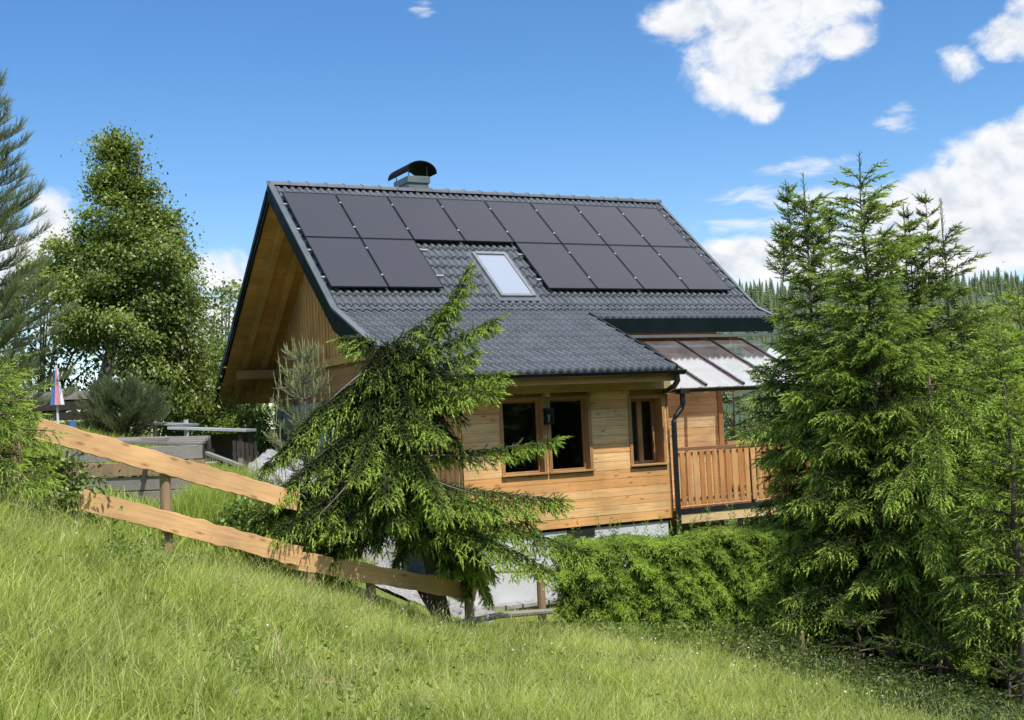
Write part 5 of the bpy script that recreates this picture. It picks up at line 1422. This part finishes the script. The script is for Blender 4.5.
mb = MB(); p = [G(-1.86, 9.1, .26), G(-1.80, 9.05, .30), G(-1.74, 8.95, .16), G(-1.62, 8.8, .08), G(-1.45, 8.75, .07), G(-1.2, 8.72, .10)]
mb.tube(p, .005, 5)
for k in range(12):
    a = p[3] + (p[5] - p[3]) * random.random(); mb.tube([a, a + np.array([random.uniform(-.12, .12), random.uniform(-.1, .1), random.uniform(0, .06)])], [.003, .0015], 4)
tag(mb.build('dry_vine', M['twigwood'], None), 'dry pale vine trailing through the grass by the seedling', 'vine')
for k in range(8):
    pass

# ================================================================== GRASS
def blades(n, S, D, H, W, lean, tint, seed):
    r = np.random.default_rng(seed)
    z = ground_z(S, D) - .01
    O = CAM[None] * [1, 1, 0] + S[:, None] * RH + D[:, None] * FH; O[:, 2] = z
    an = r.uniform(0, 6.283, n)
    side = np.stack([np.cos(an), np.sin(an), np.zeros(n)], 1)
    la = r.uniform(0, 6.283, n); wind = RH * .12 - FH * .1
    ld = np.stack([np.cos(la), np.sin(la), np.zeros(n)], 1) * lean[:, None] + wind * lean[:, None] * .6
    up = np.array([0, 0, 1.0])
    m = O + up * (H * .55)[:, None] + ld * (H * .28)[:, None]
    t = O + up * (H * r.uniform(.78, .98, n))[:, None] + ld * (H * .85)[:, None]
    w = side * W[:, None] / 2
    V = np.stack([O - w, O + w, m - w * .75, m + w * .75, t], 1).reshape(-1, 3)
    b = (np.arange(n) * 5)[:, None]
    T = np.concatenate([b + [0, 1, 3], b + [0, 3, 2], b + [2, 3, 4]], 1).reshape(-1, 3)
    tt = np.clip(np.stack([tint - .14, tint - .14, tint, tint, tint + .14], 1), 0, 1).ravel()
    return V, T, tt
def meadow():
    r = np.random.default_rng(909)
    n = 420000
    D = 4.6 + 13.4 * r.random(n) ** .85; half = D * .46 + .6
    S = r.uniform(-1, 1, n) * half
    patch = np.sin(S * 1.7 + 1.2 * np.sin(D * .9)) * .5 + np.sin(D * 2.3 + S * .8) * .3 + np.sin(S * 4.1 - D * 3.3) * .25 + np.sin(S * 9 + D * 7) * .12
    # behind the fence line only short lawn; none under the hedge and trees
    fl = np.interp(S, [-9, -4.8, -2.5, -.7, .2, .5, 2.4, 3.3, 3.95, 4.6, 5], [11.5, 12.5, 14.6, 16.0, 16.5, 16.75, 16.0, 13.6, 11.8, 8.5, 6])
    keep = D < fl + .15
    S, D, patch = S[keep], D[keep], patch[keep]; n = len(S)
    H = (.195 + .10 * patch) * r.uniform(.45, 1.5, n)
    tall = r.random(n) < .05; H = np.where(tall, H * 1.55, H)
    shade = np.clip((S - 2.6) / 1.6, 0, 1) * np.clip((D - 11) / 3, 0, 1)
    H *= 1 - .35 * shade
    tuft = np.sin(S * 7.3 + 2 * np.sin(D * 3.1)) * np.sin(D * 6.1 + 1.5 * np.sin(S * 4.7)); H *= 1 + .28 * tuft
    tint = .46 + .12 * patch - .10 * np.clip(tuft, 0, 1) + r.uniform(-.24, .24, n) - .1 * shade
    dry = r.random(n) < .07 + .3 * np.clip(np.sin(S * 1.1 - D * .7) * np.sin(D * 1.3 + S * .5), 0, 1); tint = np.where(dry, r.uniform(.78, .96, n), tint)
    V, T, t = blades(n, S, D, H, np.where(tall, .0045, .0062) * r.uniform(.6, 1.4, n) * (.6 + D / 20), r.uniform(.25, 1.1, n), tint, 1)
    o = np_mesh('meadow_grass', V, T, t, M['grass']); tag(o, 'long wispy meadow grass covering the slope', None, None, 'stuff')
    # seed stalks
    n = 9000; D = 4.8 + 12 * r.random(n) ** .8; S = r.uniform(-1, 1, n) * (D * .46 + .4)
    fl = np.interp(S, [-9, -4.8, -2.5, -.7, .2, .5, 2.4, 3.3, 3.95, 4.6, 5], [11.5, 12.5, 14.6, 16.0, 16.4, 16.6, 15.8, 13.4, 11.6, 8.3, 6])
    k = D < fl; S, D = S[k], D[k]; n = len(S)
    V, T, t = blades(n, S, D, r.uniform(.30, .56, n) * (1 + .15 * np.sin(S * 2.1 + D)), np.full(n, .003), r.uniform(.1, .45, n), r.uniform(.7, .95, n), 2)
    tips = V.reshape(-1, 5, 3); tp_ = tips[:, 4]; td_ = unit(tips[:, 4] - (tips[:, 2] + tips[:, 3]) / 2)
    V2, T2, t2 = inst(LEAF[0], LEAF[1], tp_ - td_ * .02, td_ + r.normal(scale=.15, size=td_.shape), r.uniform(.03, .06, n), W=r.uniform(.005, .010, n), tint=r.uniform(.74, 1.0, n), ttx=LEAF[2])
    T = np.concatenate([T, T2 + len(V)]); V = np.concatenate([V, V2]); t = np.concatenate([t, t2])
    o = np_mesh('seed_stalks', V, T, t, M['grass']); tag(o, 'thin pale seed stalks standing above the meadow grass', None, None, 'stuff')
    # lawn beyond the fence
    n = 60000; S = r.uniform(-1.6, 3.2, n); D = r.uniform(15.9, 21.5, n)
    fl = np.interp(S, [-2.5, -.7, .2, .5, 4], [14.7, 16.0, 16.5, 17.4, 17.6]); w = CAM[None] + S[:, None] * RH + D[:, None] * FH
    k = (D > fl) & ((w[:, 1] < WY - .2) | (w[:, 0] < 1.0)) & ~((S < -.45) & (S > -2.1) & (D > 17.7)) ; S, D = S[k], D[k]; n = len(S)
    V, T, t = blades(n, S, D, r.uniform(.05, .12, n), np.full(n, .009), r.uniform(.2, .8, n), r.uniform(.4, .75, n), 3)
    o = np_mesh('lawn_grass', V, T, t, M['grass']); tag(o, 'short lawn between the pole fence and the white wall', None, None, 'stuff')
    # rank grass in the garden
    n = 26000; S = r.normal(-3.95, .38, n); D = r.normal(17.3, .7, n); k = (D > 15.2) & ((S > -4.3) | (D < 16.7)); S, D = S[k], D[k]; n = len(S)
    V, T, t = blades(n, S, D, r.uniform(.35, .85, n) * np.exp(-((S + 3.98) / .55) ** 2), np.full(n, .011), r.uniform(.1, .4, n), r.uniform(.3, .6, n), 4)
    o = np_mesh('tall_grass', V, T, t, M['grass']); tag(o, 'tall rank grass behind the planks beside the raised bed', None, None, 'stuff')
    n = 34000; S = r.uniform(-9, -2.2, n); D = r.uniform(13, 27, n); fl = np.interp(S, [-9, -4.8, -2.5], [11.5, 12.5, 14.6]); k = (D > fl + .2) & (~((S > -6.4) & (S < -4.1) & (D > 16.8) & (D < 18.3))); S, D = S[k], D[k]; n = len(S)
    V, T, t = blades(n, S, D, r.uniform(.1, .3, n), np.full(n, .014), r.uniform(.2, .8, n), r.uniform(.3, .65, n), 5)
    o = np_mesh('garden_grass', V, T, t, M['grass']); tag(o, 'rough grass in the garden behind the plank fence', None, None, 'stuff')
    # white flowers: tiny five-petal discs
    n = 420; D = 7 + 9.5 * r.random(n) ** .6; S = r.uniform(-.9, 1, n) * (D * .42)
    w_ = (S > .2) & (D > 12); k = (w_ | (r.random(n) < .15)) & (D < np.interp(S, [-9, -2.5, .5, 2.4, 3.3, 3.95, 4.6], [11, 14.2, 16.5, 15.7, 13.4, 11.6, 8.3])); S, D = S[k], D[k]; n = len(S)
    pt = np.array([[0, 0, 0]] + [[math.cos(a) * q, math.sin(a) * q, 0.1] for i in range(6) for a, q in ((i * 1.047, .55), (i * 1.047 + .52, 1.0))], float)[:, [2, 0, 1]]
    tr = np.array([(0, 1 + i, 1 + (i + 1) % 12) for i in range(12)])
    O = CAM[None] * [1, 1, 0] + S[:, None] * RH + D[:, None] * FH; O[:, 2] = ground_z(S, D) + r.uniform(.14, .3, n)
    V, T, t = inst(pt, tr, O, unit(np.array([0, 0, 1.0]) - FH * .5 + r.normal(scale=.3, size=(n, 3))), np.full(n, .01), W=r.uniform(.006, .013, n))
    o = np_mesh('meadow_flowers', V, T, None, M['petal']); tag(o, 'tiny white flowers scattered through the meadow', None, None, 'stuff')
    # low broad-leaved herbs among the grass
    n = 2600; D = 5.5 + 11 * r.random(n) ** .8; S = r.uniform(-1, 1, n) * D * .45; k = D < np.interp(S, [-9, -4.8, -2.5, .5, 2.4, 3.3, 3.95, 4.6], [11.3, 12.3, 14.3, 16.4, 15.8, 13.4, 11.7, 8.4]); S, D = S[k], D[k]; n = len(S)
    idx = np.repeat(np.arange(n), 6); m = len(idx)
    O = CAM[None] * [1, 1, 0] + S[idx][:, None] * RH + D[idx][:, None] * FH + r.normal(scale=.035, size=(m, 3)) * [1, 1, .0]; O[:, 2] = ground_z(S, D)[idx] + r.uniform(.08, .24, m)
    upv = unit(np.array([0, 0, 1.0]) + r.normal(scale=.5, size=(m, 3)))
    V, T, t = inst(LEAF[0], LEAF[1], O, r.normal(size=(m, 3)) * [1, 1, .4], r.uniform(.02, .055, m), tint=np.clip(r.uniform(.2, .9, n)[idx] + r.uniform(-.1, .1, m), 0, 1), ttx=LEAF[2], up=upv)
    o = np_mesh('meadow_herbs', V, T, t, M['leaflight']); tag(o, 'low broad-leaved herbs among the meadow grass', None, None, 'stuff')
    # ferny undergrowth on the bank, tree shade painted into its dark tint
    n = 3600; D = r.uniform(9, 17.5, n); S = np.interp(D, [8.5, 11.8, 13.6, 16.0, 17.5], [4.6, 3.95, 3.3, 2.4, 2.9]) + np.abs(r.normal(scale=1.1, size=n)) - .08
    idx = np.repeat(np.arange(n), 12); m = len(idx)
    O = CAM[None] * [1, 1, 0] + S[idx][:, None] * RH + D[idx][:, None] * FH + r.normal(scale=.08, size=(m, 3)) * [1, 1, .0]; O[:, 2] = ground_z(S, D)[idx] + r.uniform(.0, .34, m) * (.35 + r.random(n)[idx])
    upv = unit(np.array([0, 0, 1.0]) + r.normal(scale=.6, size=(m, 3)))
    V, T, t = inst(LEAF[0], LEAF[1], O, r.normal(size=(m, 3)) * [1, 1, .5], r.uniform(.03, .08, m), W=r.uniform(.02, .04, m), tint=np.clip(r.beta(1.2, 4.0, n)[idx] * .5 + r.uniform(-.1, .08, m), 0, 1), ttx=LEAF[2], up=upv)
    o = np_mesh('undergrowth', V, T, t, M['leaf']); tag(o, 'ferny undergrowth with painted shade on the bank below the spruces', None, None, 'stuff')
    # broad weeds along the hedge foot
    n = 900; S = r.uniform(.3, 4.6, n); D = np.interp(S, [0, 2.4, 3.3, 4.6], [16.5, 16.1, 13.8, 11.0]) + r.normal(scale=.18, size=n)
    idx = np.repeat(np.arange(n), 9); m = len(idx)
    O = CAM[None] * [1, 1, 0] + S[idx][:, None] * RH + D[idx][:, None] * FH + r.normal(scale=.06, size=(m, 3)) * [1, 1, .0]; O[:, 2] = ground_z(S, D)[idx] + r.uniform(.02, .26, m) * (.4 + r.random(n)[idx])
    upv = unit(np.array([0, 0, 1.0]) + r.normal(scale=.5, size=(m, 3)))
    V, T, t = inst(LEAF[0], LEAF[1], O, r.normal(size=(m, 3)) * [1, 1, .3], r.uniform(.03, .075, m), tint=np.clip(r.uniform(.25, .85, n)[idx] + r.uniform(-.1, .1, m), 0, 1), ttx=LEAF[2], up=upv)
    o = np_mesh('hedge_weeds', V, T, t, M['leaflight']); tag(o, 'low leafy weeds along the foot of the hedge', None, None, 'stuff')
meadow()

# ================================================================== FAR HILLS
def hills():
    r = np.random.default_rng(66)
    az = np.radians(np.linspace(2, 215, 200)); dist = np.linspace(150, 620, 36)  # runs on unseen behind the viewpoint, added for the window reflections
    AZ, DI = np.meshgrid(az, dist)
    f = np.clip((DI - 150) / 250, 0, 1)
    crest = 33 + 5 * np.sin(AZ * 7 + .6) + (5 * np.clip((np.degrees(AZ) - 12) / 20, -.4, 1.2) + 60 * np.clip((np.degrees(AZ) - 50) / 40, 0, 1))
    Z = -12 + (crest + 12) * (f * f * (3 - 2 * f)) - np.clip((DI - 430) / 190, 0, 1) * 25
    V = CAM[None] * [1, 1, 0] + (np.sin(AZ) * DI).ravel()[:, None] * RH + (np.cos(AZ) * DI).ravel()[:, None] * FH; V[:, 2] = Z.ravel()
    i = np.arange(AZ.size).reshape(AZ.shape); Q = np.stack([i[:-1, :-1], i[:-1, 1:], i[1:, 1:], i[1:, :-1]], -1).reshape(-1, 4)
    o = np_mesh('forest_hill', V, None, None, M['hill'], quads=Q, smooth=True); tag(o, 'wooded hill rising behind the trees at the right', None, None, 'structure')
    n = 7400; a = np.radians(np.where(np.arange(n) < 5200, r.uniform(3, 58, n), r.uniform(58, 214, n))); d = r.uniform(190, 445, n)
    ff = np.clip((d - 150) / 250, 0, 1); cr = 33 + 5 * np.sin(a * 7 + .6) + (5 * np.clip((np.degrees(a) - 12) / 20, -.4, 1.2) + 60 * np.clip((np.degrees(a) - 50) / 40, 0, 1))
    z = -12 + (cr + 12) * (ff * ff * (3 - 2 * ff)) - np.clip((d - 430) / 190, 0, 1) * 25
    O = CAM[None] * [1, 1, 0] + (np.sin(a) * d)[:, None] * RH + (np.cos(a) * d)[:, None] * FH; O[:, 2] = z - .5
    # ragged little spruce: tiers of drooping triangles
    v = []; t = []
    for k in range(9):
        f0 = k / 9; rad = .24 * (1 - f0) + .02
        for j in range(7):
            an = j * .9 + k * .5; b = len(v); q = .33
            v += [(f0 + .16, 0, 0), (f0 - .02, math.cos(an - q) * rad, math.sin(an - q) * rad), (f0 + .01, math.cos(an + q) * rad * .9, math.sin(an + q) * rad * .9)]; t.append((b, b + 1, b + 2))
    v = np.array(v)
    Hh = r.uniform(2.8, 5.6, n) * r.uniform(.75, 1.25, n)
    V, T, tt = inst(v, np.array(t), O, np.array([[0, 0, 1.0]]) + r.normal(scale=.02, size=(n, 3)), Hh, W=Hh * r.uniform(.8, 1.15, n), tint=r.uniform(.15, .75, n), ttx=v[:, 0] * .15)
    o = np_mesh('far_forest', V, T, tt, M['farwood']); tag(o, 'distant spruce forest covering the hill', None, None, 'stuff')
    az = np.radians(np.linspace(-40, 70, 120)); di = np.array([2500., 3200., 4200.]); AZ, DI = np.meshgrid(az, di)
    dg = np.degrees(AZ); Z = (np.exp(-((dg - 28) / 12) ** 2) * 200 + 40 * np.sin(AZ * 9) + 60) * np.array([0.0, 1.0, .2])[:, None] - 60
    V = CAM[None] * [1, 1, 0] + (np.sin(AZ) * DI).ravel()[:, None] * RH + (np.cos(AZ) * DI).ravel()[:, None] * FH; V[:, 2] = Z.ravel()
    i = np.arange(AZ.size).reshape(AZ.shape); Q = np.stack([i[:-1, :-1], i[:-1, 1:], i[1:, 1:], i[1:, :-1]], -1).reshape(-1, 4)
    o = np_mesh('distant_mountain', V, None, None, M['farhill'], quads=Q, smooth=True); tag(o, 'hazy blue mountain on the horizon', None, None, 'structure')
hills()

# ================================================================== SKY, SUN, CAMERA
CLOUDS = [(8.6, 17.4, 2.0, 1.2), (11.6, 16.4, 3.4, 2.5), (10.9, 14.7, 2.2, 1.4), (11.9, 13.4, 1.0, .8), (14.3, 17.6, 3.0, 1.9), (15.6, 15.9, 1.6, .8),
          (22.8, 15.0, 1.9, 1.0), (20.5, 14.3, .9, .7, .45), (24.5, 15.6, 2.0, 1.6), (22.8, 9.9, 3.6, 1.9, 1.5), (20.0, 8.7, 3.6, 1.5, 1.5), (25.5, 10.0, 4.0, 2.8, 1.5), (17.5, 8.4, 2.6, .9), (21.0, 7.0, 6.0, 2.0, 1.6), (11.2, 6.7, 3.8, 1.1, 1.3), (15.5, 6.3, 6, 1.5, 1.4),
          (-20.0, 9.2, 1.3, 1.7), (-21.0, 7.5, 2.4, 2.0), (-18.6, 7.6, 1.2, 1.0), (-13.2, 7.3, 1.6, 1.2), (-11.8, 6.3, 1.6, 1.2), (-16, 5.2, 5, 1.5), (20, 42, 28, 17), (-30, 78, 60, 9), (120, 40, 30, 12), (-120, 35, 40, 10)]  # the high bank ahead and the zenith one are unseen, added for reflections
WISPS = [(13.8, 10.6, 2.4, .45, .8), (11.5, 9.6, 2.2, .4, .5), (14.5, 9.1, 3.2, .6, .9), (17.7, 12.2, .9, .7, .6), (10.5, 8.3, 2.0, .4, .6), (14.5, 8.0, 4.0, .8, .9), (-3.4, 18.6, .6, .3, .3)]

SUN_EL, SUN_AZ = R(60), R(5)      # azimuth measured from the house front towards its right end
sun_dir = Vector((math.sin(SUN_AZ) * math.cos(SUN_EL), -math.cos(SUN_AZ) * math.cos(SUN_EL), math.sin(SUN_EL)))
sd_ = bpy.data.lights.new('sun', 'SUN'); sd_.energy = 5.0; sd_.angle = R(.53); sd_.color = (1.0, .955, .88)
so = bpy.data.objects.new('sun', sd_); col.objects.link(so); so.rotation_euler = sun_dir.to_track_quat('Z', 'Y').to_euler(); so.location = (0, 0, 40)

w = bpy.data.worlds.new('World'); scene.world = w; w.use_nodes = True
nt = w.node_tree
for n in list(nt.nodes): nt.nodes.remove(n)
out = nt.nodes.new('ShaderNodeOutputWorld')
sky = nt.nodes.new('ShaderNodeTexSky'); sky.sky_type = 'NISHITA'; sky.sun_disc = False; sky.sun_elevation = SUN_EL
sky.sun_rotation = math.atan2(sun_dir.x, sun_dir.y); sky.altitude = 900; sky.air_density = 1.0; sky.dust_density = .6; sky.ozone_density = 1.6
hs = nt.nodes.new('ShaderNodeHueSaturation'); hs.inputs['Saturation'].default_value = 1.3; hs.inputs['Hue'].default_value = .503; hs.inputs['Value'].default_value = 1.15; L(nt, sky.outputs[0], hs.inputs['Color'])
bg = nt.nodes.new('ShaderNodeBackground'); bg.inputs['Strength'].default_value = .15; L(nt, hs.outputs[0], bg.inputs['Color'])
tc = nt.nodes.new('ShaderNodeTexCoord')
sx = nt.nodes.new('ShaderNodeSeparateXYZ'); L(nt, tc.outputs['Generated'], sx.inputs[0])
def mth(op, a, b=None, c=None):
    n = nt.nodes.new('ShaderNodeMath'); n.operation = op
    for i, v in enumerate((a, b, c)):
        if v is None: continue
        if hasattr(v, 'links'): nt.links.new(v, n.inputs[i])
        else: n.inputs[i].default_value = v
    return n.outputs[0]
# compass bearing and height of the view direction, degrees
azr = mth('ARCTAN2', sx.outputs[0], sx.outputs[1])
AZd = mth('MULTIPLY', mth('SUBTRACT', azr, YAW), 57.29578)
ELd = mth('MULTIPLY', mth('ARCSINE', sx.outputs[2]), 57.29578)
cv = nt.nodes.new('ShaderNodeCombineXYZ'); L(nt, AZd, cv.inputs[0]); L(nt, ELd, cv.inputs[1])
def noise(scale, detail, rough, off=0.0, stretch=1.0, dist=0.0, sh=(0, 0)):
    mp = nt.nodes.new('ShaderNodeMapping'); mp.inputs['Scale'].default_value = (scale, scale * stretch, 1); mp.inputs['Location'].default_value = (off + sh[0], off * .7 + sh[1], off)
    L(nt, cv.outputs[0], mp.inputs[0])
    n = nt.nodes.new('ShaderNodeTexNoise'); n.inputs['Scale'].default_value = 1; n.inputs['Detail'].default_value = detail; n.inputs['Roughness'].default_value = rough
    n.inputs['Distortion'].default_value = dist
    L(nt, mp.outputs[0], n.inputs['Vector']); return n.outputs[0]
def blob(a, e, ra, re, amp=1.0):
    x = mth('MULTIPLY', mth('SUBTRACT', AZd, a), 1 / ra); y = mth('MULTIPLY', mth('SUBTRACT', ELd, e), 1 / re)
    q = mth('ADD', mth('MULTIPLY', x, x), mth('MULTIPLY', y, y))
    return mth('MULTIPLY', mth('SUBTRACT', 1.0, q), amp)
def mx(lst):
    o = lst[0]
    for q in lst[1:]: o = mth('MAXIMUM', o, q)
    return o
thick = mx([blob(*b) for b in CLOUDS])
nA = noise(.55, 9, .6, 3.1, 1.25, .4)
nB = noise(1.6, 8, .62, 11.0, 1.3)
fld = mth('ADD', mth('ADD', mth('MAXIMUM', thick, -1.2), mth('MULTIPLY', mth('SUBTRACT', nA, .5), 2.2)), mth('MULTIPLY', mth('SUBTRACT', nB, .5), .7))
dens = nt.nodes.new('ShaderNodeMapRange'); dens.interpolation_type = 'SMOOTHSTEP'; dens.inputs[1].default_value = -.25; dens.inputs[2].default_value = .85; L(nt, fld, dens.inputs[0])
wisp = mx([blob(*b) for b in WISPS])
nC = noise(.5, 8, .62, 21.0, 3.2, .8)
wf = mth('ADD', mth('MAXIMUM', wisp, -1.0), mth('MULTIPLY', mth('SUBTRACT', nC, .5), 2.6))
wd = nt.nodes.new('ShaderNodeMapRange'); wd.interpolation_type = 'SMOOTHSTEP'; wd.inputs[1].default_value = -.1; wd.inputs[2].default_value = 1.1; wd.inputs[4].default_value = .75; L(nt, wf, wd.inputs[0])
cover = mth('MAXIMUM', dens.outputs[0], wd.outputs[0])
# soft grey bellies, white heads
nA2 = noise(.55, 5, .55, 3.1, 1.25, .4, (0.12, .42))
relief = mth('SUBTRACT', nA2, nA)            # thicker cloud above = shaded from the sun
shade = mth('ADD', mth('ADD', mth('MULTIPLY', relief, 1.0), .40), mth('MULTIPLY', mth('SUBTRACT', fld, .3), .10))
cr = ramp(nt, shade, [(.22, (1.0, 1.0, 1.0)), (.45, (.90, .92, .96)), (.75, (.60, .66, .76))])
brr = ramp(nt, mth('MULTIPLY', ELd, 1 / 90), [(.25, (.34,) * 3), (.35, (.80,) * 3), (.45, (.80,) * 3), (.55, (.36,) * 3)])
bright = mth('MULTIPLY', brr, 3.0)            # added cloud bank above the frame, brightened for the canopy's white reflection
bg2 = nt.nodes.new('ShaderNodeBackground'); L(nt, bright, bg2.inputs['Strength']); L(nt, cr, bg2.inputs['Color'])
ms = nt.nodes.new('ShaderNodeMixShader'); L(nt, cover, ms.inputs[0]); L(nt, bg.outputs[0], ms.inputs[1]); L(nt, bg2.outputs[0], ms.inputs[2])
L(nt, ms.outputs[0], out.inputs[0])

cam = bpy.data.cameras.new('camera'); co = bpy.data.objects.new('camera', cam); col.objects.link(co)
cam.sensor_width = 36.0; cam.lens = FOC / 1024 * 36.0; cam.clip_start = .1; cam.clip_end = 9000
cy, sy, cp, sp, cR, sR = math.cos(YAW), math.sin(YAW), math.cos(PITCH), math.sin(PITCH), math.cos(ROLL), math.sin(ROLL)
f = np.array([sy * cp, cy * cp, sp]); r0 = np.array([cy, -sy, 0]); u0 = np.cross(r0, f)
r1 = cR * r0 + sR * u0; u1 = -sR * r0 + cR * u0
co.matrix_world = Matrix(((r1[0], u1[0], -f[0], CAM[0]), (r1[1], u1[1], -f[1], CAM[1]), (r1[2], u1[2], -f[2], CAM[2]), (0, 0, 0, 1)))
scene.camera = co
scene.render.engine = 'CYCLES'
scene.view_settings.view_transform = 'Standard'; scene.view_settings.look = 'None'; scene.view_settings.exposure = 0; scene.view_settings.gamma = 1
scene.cycles.max_bounces = 5; scene.cycles.diffuse_bounces = 3; scene.cycles.glossy_bounces = 3; scene.cycles.transmission_bounces = 3; scene.cycles.transparent_max_bounces = 8
scene.cycles.use_denoising = True
